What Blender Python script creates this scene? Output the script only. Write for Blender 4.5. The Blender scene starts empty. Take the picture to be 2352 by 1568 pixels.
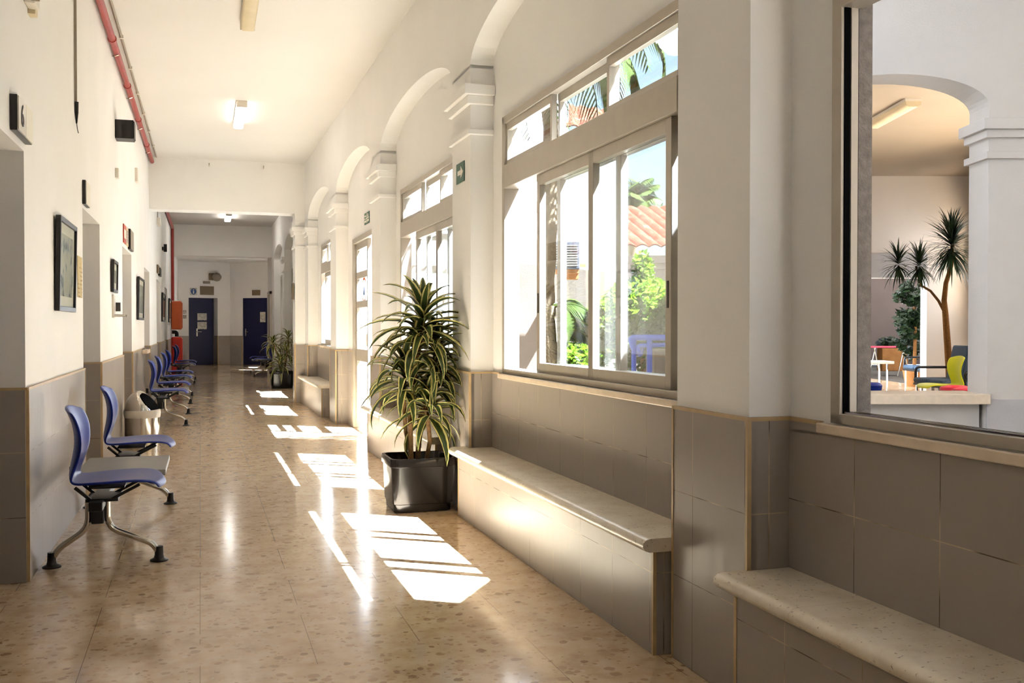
import bpy, bmesh, math, random
from mathutils import Vector, Matrix
random.seed(7)
scene = bpy.context.scene
COL = scene.collection
PI = math.pi

# ------------------------------------------------------------------ camera
FPX, W, H, CH = 2287.0, 2352.0, 1568.0, 1.2
PSI = math.atan((W/2-460)/FPX)          # yaw to the right of the corridor axis
PITCH = math.atan((H/2-750)/FPX)
A_R = math.atan((W/2-448)/FPX)-PSI      # window wall turned a little to fit image lines bent by lens barrel distortion
A_L = math.atan((W/2-473)/FPX)-PSI  # left wall turned slightly as well, fitted to its vanishing point in the image
cam_d = bpy.data.cameras.new('camera'); cam = bpy.data.objects.new('camera', cam_d); COL.objects.link(cam)
cam_d.sensor_width = 36; cam_d.lens = FPX/W*36; cam_d.clip_start = .05; cam_d.clip_end = 500
fwd = Vector((math.sin(PSI)*math.cos(PITCH), math.cos(PSI)*math.cos(PITCH), -math.sin(PITCH)))
right = Vector((math.cos(PSI), -math.sin(PSI), 0)); up = right.cross(fwd)
cam.matrix_world = Matrix(((right.x, up.x, -fwd.x, 0), (right.y, up.y, -fwd.y, 0), (right.z, up.z, -fwd.z, CH), (0, 0, 0, 1)))
scene.camera = cam

class Frame:                              # local x = across, y = along, z = up
    def __init__(s, a, ox=0, oy=0): s.a = a; s.ox = ox; s.oy = oy
    def pt(s, x, y, z=0):
        c, n = math.cos(s.a), math.sin(s.a)
        return Vector((s.ox+x*c-y*n, s.oy+x*n+y*c, z))
FR, FL, FW, FC = Frame(A_R), Frame(A_L), Frame(0), Frame(-PSI)

# ------------------------------------------------------------------ materials
def lin(c):
    return tuple(((x/255)/12.92 if x/255 <= .04045 else ((x/255+.055)/1.055)**2.4) for x in c)
MATS = {}
class NT:
    def __init__(s, name):
        m = bpy.data.materials.new(name); m.use_nodes = True; s.m = m; s.t = m.node_tree
        s.b = s.t.nodes['Principled BSDF']; s.out = s.t.nodes['Material Output']; MATS[name] = m
    def n(s, typ, **kw):
        nd = s.t.nodes.new(typ)
        for k, v in kw.items():
            if k.startswith('i_'): nd.inputs[k[2:].replace('_', ' ')].default_value = v
            else: setattr(nd, k, v)
        return nd
    def l(s, a, b): s.t.links.new(a, b)
    def math(s, op, a, b=None, c=None):
        nd = s.n('ShaderNodeMath', operation=op)
        for i, x in enumerate((a, b, c)):
            if x is None: continue
            if isinstance(x, (int, float)): nd.inputs[i].default_value = x
            else: s.l(x, nd.inputs[i])
        return nd.outputs[0]
    def mix(s, f, a, b):
        nd = s.n('ShaderNodeMix', data_type='RGBA')
        for sock, x in ((nd.inputs[0], f), (nd.inputs[6], a), (nd.inputs[7], b)):
            if isinstance(x, (int, float)): sock.default_value = x
            elif isinstance(x, tuple): sock.default_value = x+(1,) if len(x) == 3 else x
            else: s.l(x, sock)
        return nd.outputs[2]
    def ramp(s, f, stops):
        nd = s.n('ShaderNodeValToRGB'); e = nd.color_ramp.elements
        while len(e) < len(stops): e.new(.5)
        for el, (p, c) in zip(e, stops): el.position = p; el.color = (c+(1,)) if len(c) == 3 else c
        s.l(f, nd.inputs[0]); return nd.outputs[0]
    def coord(s, k='Object'): return s.n('ShaderNodeTexCoord').outputs[k]
    def noise(s, vec, scale, detail=3, rough=.5):
        nd = s.n('ShaderNodeTexNoise'); nd.inputs['Scale'].default_value = scale; nd.inputs['Detail'].default_value = detail
        nd.inputs['Roughness'].default_value = rough
        if vec is not None: s.l(vec, nd.inputs['Vector'])
        return nd.outputs['Fac']
    def bump(s, h, strength, dist=.01):
        nd = s.n('ShaderNodeBump'); nd.inputs['Strength'].default_value = strength; nd.inputs['Distance'].default_value = dist
        s.l(h, nd.inputs['Height']); s.l(nd.outputs[0], s.b.inputs['Normal'])

def simple(name, rgb, rough=.5, metal=0., var=.08, scale=6., bump=0., bscale=60., spec=.5, detail=3):
    t = NT(name); c = lin(rgb); v = t.noise(t.coord(), scale, detail)
    a = tuple(x*(1-var) for x in c); b = tuple(min(1, x*(1+var)) for x in c)
    t.l(t.ramp(v, [(.3, a), (.7, b)]), t.b.inputs['Base Color'])
    t.b.inputs['Roughness'].default_value = rough; t.b.inputs['Metallic'].default_value = metal
    t.b.inputs['Specular IOR Level'].default_value = spec
    if bump: t.bump(t.noise(t.coord(), bscale, 4), bump, .004)
    return t.m
simple('paint', (241, 238, 233), .62, var=.025, scale=1.6, bump=.25, bscale=35)
simple('ceiling_paint', (220, 216, 210), .5, var=.02, scale=.8, bump=.15, bscale=20)
simple('outdoor_plaster', (226, 222, 216), .9, var=.04, scale=1.2, bump=.5, bscale=90, spec=.0)
simple('rough_render', (122, 115, 108), .95, var=.16, scale=40, bump=1.2, bscale=120, spec=.0)
simple('grey_paint_wall', (178, 174, 172), .8, var=.04, scale=3, bump=.3)
simple('lilac_wall', (206, 200, 196), .8, var=.03, scale=2, bump=.3)
simple('aluminium', (178, 168, 152), .36, .35, var=.04, scale=12)
simple('shade_black', (8, 8, 8), 1., var=.1, spec=.05)
simple('steel', (196, 190, 180), .16, 1., var=.05, scale=9)
simple('chrome', (214, 210, 202), .09, 1., var=.03, scale=5)
simple('black_plastic', (16, 15, 15), .38, var=.2, scale=20)
simple('pot_black', (18, 16, 15), .16, var=.15, scale=5)
simple('blue_plastic', (16, 44, 136), .38, var=.06, scale=5, spec=.32)
simple('grey_laminate', (120, 117, 112), .4, var=.05)
simple('navy_door', (12, 14, 62), .5, var=.1, scale=3)
simple('door_white', (214, 204, 190), .4, var=.03)
simple('beige_bead', (190, 162, 120), .45, var=.1, scale=14)
simple('sill_stone', (222, 202, 176), .35, var=.06, scale=20)
simple('red_pipe', (150, 42, 32), .4, var=.08)
simple('orange_red', (190, 84, 36), .45, var=.05)
simple('red_metal', (196, 42, 26), .4, var=.05)
simple('frame_black', (20, 17, 15), .35, var=.15)
simple('mount_board', (208, 202, 186), .7, var=.02)
simple('soil', (30, 22, 16), .95, var=.3, scale=60, bump=1)
simple('cane', (122, 92, 58), .8, var=.25, scale=60, bump=.8)
simple('wood_trunk', (126, 88, 52), .85, var=.2, scale=40, bump=.8, spec=.0)
simple('palm_trunk', (104, 90, 70), .9, var=.25, scale=30, bump=1, spec=.0)
simple('white_plastic', (222, 214, 200), .4, var=.02)
simple('cream_plate', (212, 196, 160), .5, var=.05)
simple('brown_plate', (122, 104, 78), .5, var=.06)
simple('grey_plate', (150, 138, 120), .45, var=.05)
simple('silver_plate', (196, 190, 178), .3, .2, var=.04)
simple('red_sign', (176, 62, 38), .5, var=.06)
simple('green_sign', (28, 84, 58), .45, var=.05)
simple('sign_white', (236, 230, 214), .5, var=.02)
simple('ink', (54, 48, 42), .6, var=.1)
simple('ink_blue', (40, 74, 132), .6, var=.1)
simple('ink_orange', (222, 104, 40), .6, var=.1)
simple('absorber_dark', (84, 80, 74), .9, var=.1)
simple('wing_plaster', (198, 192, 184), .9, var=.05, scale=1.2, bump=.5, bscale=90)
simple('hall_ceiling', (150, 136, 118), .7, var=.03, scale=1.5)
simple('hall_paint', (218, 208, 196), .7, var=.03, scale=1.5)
simple('cloth_blue', (58, 82, 104), .6, var=.08, scale=20)
simple('lime_plastic', (206, 212, 20), .35, var=.04)
simple('crimson_plastic', (206, 30, 62), .4, var=.05)
simple('terracotta', (150, 104, 62), .8, var=.12, spec=.0)
simple('rail_blue', (34, 66, 156), .35, var=.05, spec=.15)
simple('ac_grey', (70, 70, 74), .5, var=.04, spec=.0)
simple('paving', (112, 106, 98), .85, var=.12, scale=3, bump=.3, spec=.0)
simple('yellow_post', (110, 70, 26), .6, var=.1, spec=.0)
simple('pink_wall', (98, 86, 80), .9, var=.04, scale=1.5, bump=.3, spec=.0)
simple('garden_wall', (96, 86, 74), .9, var=.12, scale=2, bump=.6, spec=.0)
simple('globe_white', (240, 236, 228), .25, var=.01)
simple('bag_plastic', (220, 214, 204), .3, var=.05, bump=.6, bscale=30)

def terrazzo():
    t = NT('terrazzo'); co = t.coord()
    wob = t.n('ShaderNodeVectorMath', operation='ADD')
    nz = t.n('ShaderNodeTexNoise'); nz.inputs['Scale'].default_value = 26; t.l(co, nz.inputs['Vector'])
    sc = t.n('ShaderNodeVectorMath', operation='SCALE'); t.l(nz.outputs['Color'], sc.inputs[0]); sc.inputs['Scale'].default_value = .022
    t.l(co, wob.inputs[0]); t.l(sc.outputs[0], wob.inputs[1])
    col = None
    base = t.ramp(t.noise(co, 9, 5, .6), [(.3, lin((194, 164, 128))), (.5, lin((212, 185, 149))), (.72, lin((224, 200, 168)))])
    for scale, thr, jit in ((21, .34, 1), (40, .36, 1)):
        v = t.n('ShaderNodeTexVoronoi'); v.inputs['Scale'].default_value = scale; v.inputs['Randomness'].default_value = jit
        t.l(wob.outputs[0], v.inputs['Vector'])
        d = v.outputs['Distance']; c = v.outputs['Color']
        sep = t.n('ShaderNodeSeparateColor'); t.l(c, sep.inputs[0])
        size = t.math('MULTIPLY', sep.outputs[0], thr)
        size = t.math('ADD', size, .12)
        m = t.math('LESS_THAN', d, size)
        pick = t.math('GREATER_THAN', sep.outputs[1], .52)
        m = t.math('MULTIPLY', m, pick)
        m = t.math('MULTIPLY', m, .75)
        chip = t.ramp(sep.outputs[2], [(.0, lin((126, 92, 62))), (.13, lin((152, 118, 84))), (.3, lin((178, 146, 112))), (.6, lin((194, 164, 130))), (.8, lin((226, 208, 182))), (1., lin((206, 176, 140)))])
        base = t.mix(m, base, chip)
    # joints, 40 cm slabs
    sp = t.n('ShaderNodeSeparateXYZ'); t.l(co, sp.inputs[0])
    def line(sock, off, w, per=.4):
        f = t.math('FRACT', t.math('DIVIDE', t.math('ADD', sock, off), per))
        return t.math('LESS_THAN', t.math('ABSOLUTE', t.math('SUBTRACT', f, .5)), w/per)
    j1 = line(sp.outputs[0], FLOOR_X, .0012); j2 = line(sp.outputs[1], .1, .0005)
    brk = t.math('GREATER_THAN', t.noise(co, 2.2, 2), .44)
    j = t.math('MULTIPLY', t.math('MAXIMUM', j1, t.math('MULTIPLY', j2, .35)), brk)
    base = t.mix(t.math('MULTIPLY', j, .8), base, lin((92, 66, 42)))
    t.l(base, t.b.inputs['Base Color'])
    r = t.noise(co, 3, 4, .6)
    rr = t.n('ShaderNodeMapRange'); t.l(r, rr.inputs[0]); rr.inputs[3].default_value = .08; rr.inputs[4].default_value = .2
    t.l(rr.outputs[0], t.b.inputs['Roughness']); t.b.inputs['Specular IOR Level'].default_value = .55
    t.bump(t.noise(co, 1.8, 2), .03, .02)
FLOOR_X = .206
terrazzo()

def tile_mat(name, rgb, w, h, offv=0., rough=.34):
    t = NT(name); uv = t.n('ShaderNodeUVMap').outputs[0]
    sp = t.n('ShaderNodeSeparateXYZ'); t.l(uv, sp.inputs[0])
    U = t.math('DIVIDE', sp.outputs[0], w); V = t.math('DIVIDE', t.math('ADD', sp.outputs[1], offv), h)
    du = t.math('ABSOLUTE', t.math('SUBTRACT', t.math('FRACT', t.math('ADD', U, .5)), .5))
    dv = t.math('ABSOLUTE', t.math('SUBTRACT', t.math('FRACT', t.math('ADD', V, .5)), .5))
    gu = t.math('LESS_THAN', du, .0016/w); gv = t.math('LESS_THAN', dv, .0016/h)
    g = t.math('MAXIMUM', gu, gv)
    cell = t.n('ShaderNodeCombineXYZ'); t.l(t.math('FLOOR', U), cell.inputs[0]); t.l(t.math('FLOOR', V), cell.inputs[1])
    wn = t.n('ShaderNodeTexWhiteNoise'); t.l(cell.outputs[0], wn.inputs['Vector'])
    c = lin(rgb); a = tuple(x*.96 for x in c); b = tuple(x*1.04 for x in c)
    body = t.ramp(wn.outputs['Value'], [(0, a), (1, b)])
    gn = t.noise(uv, 5, 2)
    groutc = t.ramp(gn, [(.42, lin((88, 76, 62))), (.6, lin((196, 178, 150)))])
    t.l(t.mix(g, body, groutc), t.b.inputs['Base Color'])
    t.b.inputs['Roughness'].default_value = rough; t.b.inputs['Specular IOR Level'].default_value = .36
    # wavy hand-laid surface, mostly vertical streaks
    mp = t.n('ShaderNodeMapping'); mp.inputs['Scale'].default_value = (14, 3, 1); t.l(uv, mp.inputs[0])
    hgt = t.math('SUBTRACT', t.noise(mp.outputs[0], 1, 2), t.math('MULTIPLY', g, .25))
    tilt = t.math('MULTIPLY', wn.outputs['Value'], t.math('FRACT', U))
    t.bump(t.math('ADD', hgt, t.math('MULTIPLY', tilt, .4)), .12, .012)
TW, TH = .345, .305
TAUPE = (160, 150, 139)
tile_mat('dado_tile', TAUPE, TW, TH, 0.0)
tile_mat('dado_tile_recess', TAUPE, TW, TH, -.045)
tile_mat('dado_tile_bench', TAUPE, TW, .30, 0)

def stone():
    t = NT('bench_stone'); co = t.coord()
    b = t.ramp(t.noise(co, 7, 6, .65), [(.3, lin((214, 197, 172))), (.55, lin((232, 219, 198))), (.75, lin((238, 228, 210)))])
    pit = t.ramp(t.noise(co, 70, 2), [(.0, (1, 1, 1)), (.30, (1, 1, 1)), (.34, (0, 0, 0))])
    b = t.mix(t.math('MULTIPLY', pit, .6), b, lin((120, 96, 66)))
    sp = t.n('ShaderNodeSeparateXYZ'); t.l(co, sp.inputs[0])
    jy = t.math('FRACT', t.math('DIVIDE', t.math('ADD', sp.outputs[1], .31), .62))
    jn = t.math('LESS_THAN', jy, .0022)
    b = t.mix(t.math('MULTIPLY', jn, .5), b, lin((110, 88, 62)))
    t.l(b, t.b.inputs['Base Color']); t.b.inputs['Roughness'].default_value = .3
    t.bump(t.noise(co, 30, 5), .15, .004)
stone()

def glass(name, tint=(.97, .985, .98), refl=.07, k=.12):
    t = NT(name); t.t.nodes.remove(t.b)
    tr = t.n('ShaderNodeBsdfTransparent'); tr.inputs[0].default_value = tint+(1,)
    gl = t.n('ShaderNodeBsdfGlossy'); gl.inputs['Roughness'].default_value = .02; gl.inputs[0].default_value = (1, 1, 1, 1)
    lw = t.n('ShaderNodeLayerWeight'); lw.inputs[0].default_value = .35
    dirt = t.noise(t.coord(), 4, 4)
    f = t.math('MULTIPLY', t.math('ADD', lw.outputs['Fresnel'], refl*.3), t.math('ADD', k, t.math('MULTIPLY', dirt, .1)))
    mx = t.n('ShaderNodeMixShader'); t.l(f, mx.inputs[0]); t.l(tr.outputs[0], mx.inputs[1]); t.l(gl.outputs[0], mx.inputs[2])
    t.l(mx.outputs[0], t.out.inputs['Surface'])
glass('glass')
glass('picture_pane', k=.06)
def picture_glass():
    t = NT('picture_print'); co = t.coord()
    sp = t.n('ShaderNodeSeparateXYZ'); t.l(co, sp.inputs[0])
    n = t.noise(co, 9, 3)
    st = t.ramp(n, [(.5, lin((206, 204, 188))), (.6, lin((120, 150, 168))), (.66, lin((60, 96, 128))), (.72, lin((200, 196, 180)))])
    t.l(st, t.b.inputs['Base Color']); t.b.inputs['Roughness'].default_value = .12
picture_glass()

def emit(name, rgb, s):
    t = NT(name); t.t.nodes.remove(t.b)
    e = t.n('ShaderNodeEmission'); e.inputs[0].default_value = rgb+(1,); e.inputs[1].default_value = s
    nz = t.noise(t.coord(), 2, 1); t.l(t.math('MULTIPLY', t.math('ADD', t.math('MULTIPLY', nz, .1), .95), s), e.inputs[1])
    t.l(e.outputs[0], t.out.inputs['Surface'])
emit('lamp_glow', (1., .95, .88), 3.4)
emit('lamp_glow_bright', (1., .95, .88), 10.)

def leafmat(name, edge, mid, rib, stripe=True, spec=.5):
    t = NT(name); uv = t.n('ShaderNodeUVMap').outputs[0]
    sp = t.n('ShaderNodeSeparateXYZ'); t.l(uv, sp.inputs[0])
    d = t.math('ABSOLUTE', t.math('SUBTRACT', sp.outputs[0], .5))
    wob = t.math('MULTIPLY', t.math('SUBTRACT', t.noise(uv, 6, 2), .5), .06)
    d = t.math('ADD', d, wob)
    if stripe: c = t.ramp(d, [(.0, rib), (.05, mid), (.27, mid), (.33, edge), (.43, edge), (.47, mid)])
    else: c = t.ramp(d, [(.0, rib), (.08, mid), (.5, edge)])
    oi = t.n('ShaderNodeTexCoord').outputs['Object']; v = t.noise(oi, 5, 2)
    hsv = t.n('ShaderNodeHueSaturation'); t.l(c, hsv.inputs['Color'])
    mr = t.n('ShaderNodeMapRange'); t.l(v, mr.inputs[0]); mr.inputs[3].default_value = .7; mr.inputs[4].default_value = 1.3
    t.l(mr.outputs[0], hsv.inputs['Value'])
    t.l(hsv.outputs[0], t.b.inputs['Base Color']); t.b.inputs['Roughness'].default_value = .3; t.b.inputs['Specular IOR Level'].default_value = spec
    tl = t.n('ShaderNodeBsdfTranslucent'); t.l(hsv.outputs[0], tl.inputs[0])
    mx = t.n('ShaderNodeMixShader'); mx.inputs[0].default_value = .22
    t.l(t.b.outputs[0], mx.inputs[1]); t.l(tl.outputs[0], mx.inputs[2]); t.l(mx.outputs[0], t.out.inputs['Surface'])
leafmat('dracaena_leaf', lin((226, 214, 140)), lin((58, 76, 34)), lin((72, 92, 44)))
leafmat('spiky_leaf', lin((44, 58, 34)), lin((40, 60, 38)), lin((56, 76, 46)), False)
leafmat('ficus_leaf', lin((36, 48, 26)), lin((34, 50, 26)), lin((50, 66, 36)), False)
leafmat('palm_leaf', lin((50, 58, 24)), lin((42, 52, 22)), lin((66, 72, 36)), False, .05)
leafmat('orange_leaf', lin((64, 84, 14)), lin((54, 76, 10)), lin((78, 96, 22)), False, .03)
leafmat('garden_leaf', lin((38, 54, 16)), lin((32, 48, 14)), lin((48, 62, 24)), False, .03)

def rooftile():
    t = NT('roof_tile'); co = t.coord()
    v = t.noise(co, 8, 4)
    t.l(t.ramp(v, [(.25, lin((50, 24, 16))), (.5, lin((66, 35, 25))), (.75, lin((84, 54, 42)))]), t.b.inputs['Base Color'])
    t.b.inputs['Roughness'].default_value = .9; t.b.inputs['Specular IOR Level'].default_value = 0
rooftile()
def paper(name, bg, inkc, dens=.5, sc=60):
    t = NT(name); co = t.coord(); sp = t.n('ShaderNodeSeparateXYZ'); t.l(co, sp.inputs[0])
    rows = t.math('LESS_THAN', t.math('FRACT', t.math('MULTIPLY', sp.outputs[2], 36)), .4)
    words = t.math('GREATER_THAN', t.noise(co, sc, 2), dens)
    body = t.math('GREATER_THAN', t.noise(co, 5, 1), .47)
    t.l(t.mix(t.math('MULTIPLY', t.math('MULTIPLY', rows, words), body), lin(bg), lin(inkc)), t.b.inputs['Base Color'])
    t.b.inputs['Roughness'].default_value = .7
paper('paper_white', (206, 200, 188), (90, 84, 80))
paper('paper_cream', (206, 184, 128), (140, 104, 60))
paper('paper_grey', (176, 168, 156), (120, 90, 84))

# ------------------------------------------------------------------ mesh helpers
class MB:
    def __init__(s): s.v = []; s.f = []; s.m = []; s.uv = {}
    def add(s, vs, fs, mi=0, uvs=None):
        b = len(s.v); s.v += [tuple(v) for v in vs]
        for k, f in enumerate(fs):
            if uvs: s.uv[len(s.f)] = [uvs[i] for i in f]
            s.f.append([b+i for i in f]); s.m.append(mi)
        return s
    def box(s, x0, x1, y0, y1, z0, z1, mi=0):
        x0, x1 = sorted((x0, x1)); y0, y1 = sorted((y0, y1)); z0, z1 = sorted((z0, z1))
        return s.add([(x0,y0,z0),(x1,y0,z0),(x1,y1,z0),(x0,y1,z0),(x0,y0,z1),(x1,y0,z1),(x1,y1,z1),(x0,y1,z1)],
                     [(0,3,2,1),(4,5,6,7),(0,1,5,4),(1,2,6,5),(2,3,7,6),(3,0,4,7)], mi)
    def obox(s, c, size, rot=None, mi=0):          # oriented box
        R = rot or Matrix(); hx, hy, hz = (q/2 for q in size); c = Vector(c)
        vs = [c+R@Vector((sx*hx, sy*hy, sz*hz)) for sz in (-1,1) for sx, sy in ((-1,-1),(1,-1),(1,1),(-1,1))]
        return s.add(vs, [(0,3,2,1),(4,5,6,7),(0,1,5,4),(1,2,6,5),(2,3,7,6),(3,0,4,7)], mi)
    def bar(s, a, b, w, h, mi=0):
        a, b = Vector(a), Vector(b); d = (b-a); L = d.length
        R = d.to_track_quat('Y', 'Z').to_matrix()
        return s.obox((a+b)/2, (w, L, h), R, mi)
    def tube(s, pts, r, n=10, mi=0, cap=True, uv=False):
        pts = [Vector(p) for p in pts]; rs = r if isinstance(r, (list, tuple)) else [r]*len(pts)
        vs = []; prev = None
        for i, p in enumerate(pts):
            d = (pts[min(i+1, len(pts)-1)]-pts[max(i-1, 0)]).normalized()
            if prev is None: u = d.orthogonal().normalized()
            else: u = (prev-d*prev.dot(d)).normalized()
            prev = u; w = d.cross(u)
            vs += [p+(u*math.cos(2*PI*k/n)+w*math.sin(2*PI*k/n))*rs[i] for k in range(n)]
        fs = [(i*n+k, i*n+(k+1) % n, (i+1)*n+(k+1) % n, (i+1)*n+k) for i in range(len(pts)-1) for k in range(n)]
        if cap: fs += [tuple(range(n-1, -1, -1)), tuple((len(pts)-1)*n+k for k in range(n))]
        return s.add(vs, fs, mi)
    def lathe(s, prof, c=(0,0,0), n=24, mi=0):
        vs = []; c = Vector(c)
        for r, z in prof: vs += [c+Vector((r*math.cos(2*PI*k/n), r*math.sin(2*PI*k/n), z)) for k in range(n)]
        fs = [(i*n+k, i*n+(k+1) % n, (i+1)*n+(k+1) % n, (i+1)*n+k) for i in range(len(prof)-1) for k in range(n)]
        if prof[0][0] > 1e-4: fs.append(tuple(range(n-1, -1, -1)))
        if prof[-1][0] > 1e-4: fs.append(tuple((len(prof)-1)*n+k for k in range(n)))
        return s.add(vs, fs, mi)
    def prism(s, poly, axis, t0, t1, mi=0):        # poly of 2D points extruded along axis
        def P(a, b, t): return {'x': (t, a, b), 'y': (a, t, b), 'z': (a, b, t)}[axis]
        n = len(poly); vs = [P(a, b, t0) for a, b in poly]+[P(a, b, t1) for a, b in poly]
        return s.add(vs, [tuple(range(n))[::-1], tuple(range(n, 2*n))]+[(i, (i+1) % n, n+(i+1) % n, n+i) for i in range(n)], mi)
    def build(s, name, mats, parent=None, frame=None, loc=None, smooth=None, bevel=0, fix=True, world=False):
        me = bpy.data.meshes.new(name); me.from_pydata(s.v, [], s.f)
        if isinstance(mats, str): mats = [mats]
        for m in mats: me.materials.append(MATS[m])
        me.polygons.foreach_set('material_index', s.m)
        if fix:
            bm = bmesh.new(); bm.from_mesh(me); bmesh.ops.recalc_face_normals(bm, faces=bm.faces); bm.to_mesh(me); bm.free()
        uvl = me.uv_layers.new(name='UVMap'); me.update()
        for p in me.polygons:
            cu = s.uv.get(p.index); nrm = p.normal
            for k, li in enumerate(p.loop_indices):
                if cu and not fix: uvl.data[li].uv = cu[k]
                elif cu:
                    vi = me.loops[li].vertex_index; uvl.data[li].uv = cu[s.f[p.index].index(vi)]
                else:
                    c = me.vertices[me.loops[li].vertex_index].co
                    if abs(nrm.z) > .7: uvl.data[li].uv = (c.x, c.y)
                    elif abs(nrm.x) > abs(nrm.y): uvl.data[li].uv = (c.y, c.z)
                    else: uvl.data[li].uv = (c.x, c.z)
        if smooth is not None:
            me.shade_smooth(); me.set_sharp_from_angle(angle=math.radians(smooth))
        o = bpy.data.objects.new(name, me); COL.objects.link(o)
        if bevel:
            b = o.modifiers.new('bevel', 'BEVEL'); b.width = bevel; b.segments = 2; b.limit_method = 'ANGLE'; b.angle_limit = .6
        if parent: o.parent = parent
        elif frame:
            o.location = frame.pt(*(loc or (0, 0, 0))); o.rotation_euler.z = frame.a
        elif loc: o.location = loc
        return o
def solidify(o, t, off=0):
    m = o.modifiers.new('solid', 'SOLIDIFY'); m.thickness = t; m.offset = off; return o
def subsurf(o, n=1):
    m = o.modifiers.new('sub', 'SUBSURF'); m.levels = n; m.render_levels = n; return o
def tag(o, label, cat, group=None):
    o['label'] = label; o['category'] = cat
    if group: o['group'] = group
    return o
def thing(name, label, cat, frame, loc, rot=0, group=None):
    o = bpy.data.objects.new(name, None); COL.objects.link(o); o.empty_display_size = .1
    o.location = frame.pt(*loc); o.rotation_euler.z = frame.a+rot
    return tag(o, label, cat, group)
def struct(o): o['kind'] = 'structure'; return o
def sempty(name, frame, loc=(0, 0, 0), rot=0):
    o = bpy.data.objects.new(name, None); COL.objects.link(o); o.location = frame.pt(*loc); o.rotation_euler.z = frame.a+rot
    return struct(o)
def copy_tree(o, parent=None):
    c = o.copy(); COL.objects.link(c)
    if parent: c.parent = parent
    for ch in list(o.children): copy_tree(ch, c)
    return c
def textmesh(txt, size, mat, name, parent, loc, rot):
    cu = bpy.data.curves.new(name, 'FONT'); cu.body = txt; cu.size = size; cu.extrude = .001; cu.align_x = 'CENTER'; cu.align_y = 'CENTER'
    o = bpy.data.objects.new(name, cu); COL.objects.link(o)
    bpy.context.view_layer.update()
    me = bpy.data.meshes.new_from_object(o.evaluated_get(bpy.context.evaluated_depsgraph_get()))
    bpy.data.objects.remove(o); me.materials.clear(); me.materials.append(MATS[mat])
    n = bpy.data.objects.new(name, me); COL.objects.link(n); n.parent = parent; n.location = loc; n.rotation_euler = rot
    return n
def arcpts(pts, r, n=5):                       # round the corners of a polyline
    P = [Vector(p) for p in pts]; out = [P[0]]
    for i in range(1, len(P)-1):
        a = (P[i-1]-P[i]); b = (P[i+1]-P[i]); q = min(r, a.length*.45, b.length*.45)
        p0 = P[i]+a.normalized()*q; p1 = P[i]+b.normalized()*q
        for k in range(n+1):
            t = k/n; out.append(p0*(1-t)**2+P[i]*2*t*(1-t)+p1*t*t)
    return out+[P[-1]]

# ------------------------------------------------------------------ shell of the corridor
ZC = 3.76                      # ceiling
DP, DR_, DO = 1.66, 1.81, 1.90 # pillar face, recess face, outer face of the window wall (in FR)
DL = -.81                      # left wall
SE = 16.0                      # end wall with the big opening
SPR, RISE = 2.85, .27
DT = .915                      # dado height
b = MB(); b.box(-2.6, 2.3, -6, 34.5, -.12, 0); struct(b.build('floor', 'terrazzo'))
b = MB(); b.box(-1.2, 2.3, -6, 26.4, ZC, ZC+.15); b.box(-1.6, 2.6, 26.4, 34.5, 3.22, 3.4)
struct(b.build('ceiling', 'ceiling_paint'))

# left wall with door openings (near edge, far edge)
OPS = [(4.02, 5.13), (7.44, 8.60), (10.85, 12.15), (14.58, 15.92), (18.2, 19.5), (21.7, 23.1)]
OH = 2.02; LB = DL-.42
b = MB(); y = -6
for a0, a1 in OPS+[(34.4, None)]:
    b.box(LB, DL, y, a0, 0, ZC)
    if a1 is None: break
    b.box(LB, DL, a0, a1, OH, ZC); y = a1
b.box(LB-.4, LB-.3, -6, 26.4, 0, ZC)
wl = struct(b.build('wall_left', 'paint', frame=FL))
b = MB(); bead = MB(); TT = .012
def dado_seg(y0, y1, d):
    b.box(d-.02, d+TT, y0, y1, 0, DT-.012); bead.box(d-.01, d+TT+.002, y0, y1, DT-.012, DT)
y = -6
for a0, a1 in OPS+[(34.4, None)]:
    dado_seg(y, a0, DL)
    bead.box(DL-.004, DL+TT+.003, a0-.012, a0+.001, 0, DT)
    if a1 is None: break
    bead.box(DL-.004, DL+TT+.003, a1-.001, a1+.012, 0, DT)
    # jamb tiles
    b.box(LB, DL, a1-TT, a1+.02, 0, DT-.012); bead.box(LB, DL+TT, a1-TT-.002, a1+.01, DT-.012, DT)
    b.box(LB, DL, a0-.02, a0+TT, 0, DT-.012); bead.box(LB, DL+TT, a0-.01, a0+TT+.002, DT-.012, DT)
    y = a1
b.build('tile_dado', 'dado_tile', parent=wl); bead.build('dado_edging', 'beige_bead', parent=wl)
# doors set deep in the left openings
for i, (a0, a1) in enumerate(OPS):
    dr = sempty('door_%d' % (i+4), FL, (LB+.1, (a0+a1)/2, 0))
    w = (a1-a0)/2
    q = MB(); q.box(-.02, .02, -w+.05, w-.05, .01, OH-.05); q.build('door_leaf', 'navy_door', parent=dr)
    q = MB(); q.box(-.04, .04, -w+.005, -w+.05, 0, OH-.005); q.box(-.04, .04, w-.05, w-.005, 0, OH-.005); q.box(-.04, .04, -w+.05, w-.05, OH-.05, OH-.005)
    q.build('door_frame', 'door_white', parent=dr)
    q = MB(); q.tube(arcpts([(.02, w-.13, 1.02), (.07, w-.13, 1.02), (.07, w-.26, 1.02)], .02), .009); q.build('door_handle', 'steel', parent=dr, smooth=40)

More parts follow.
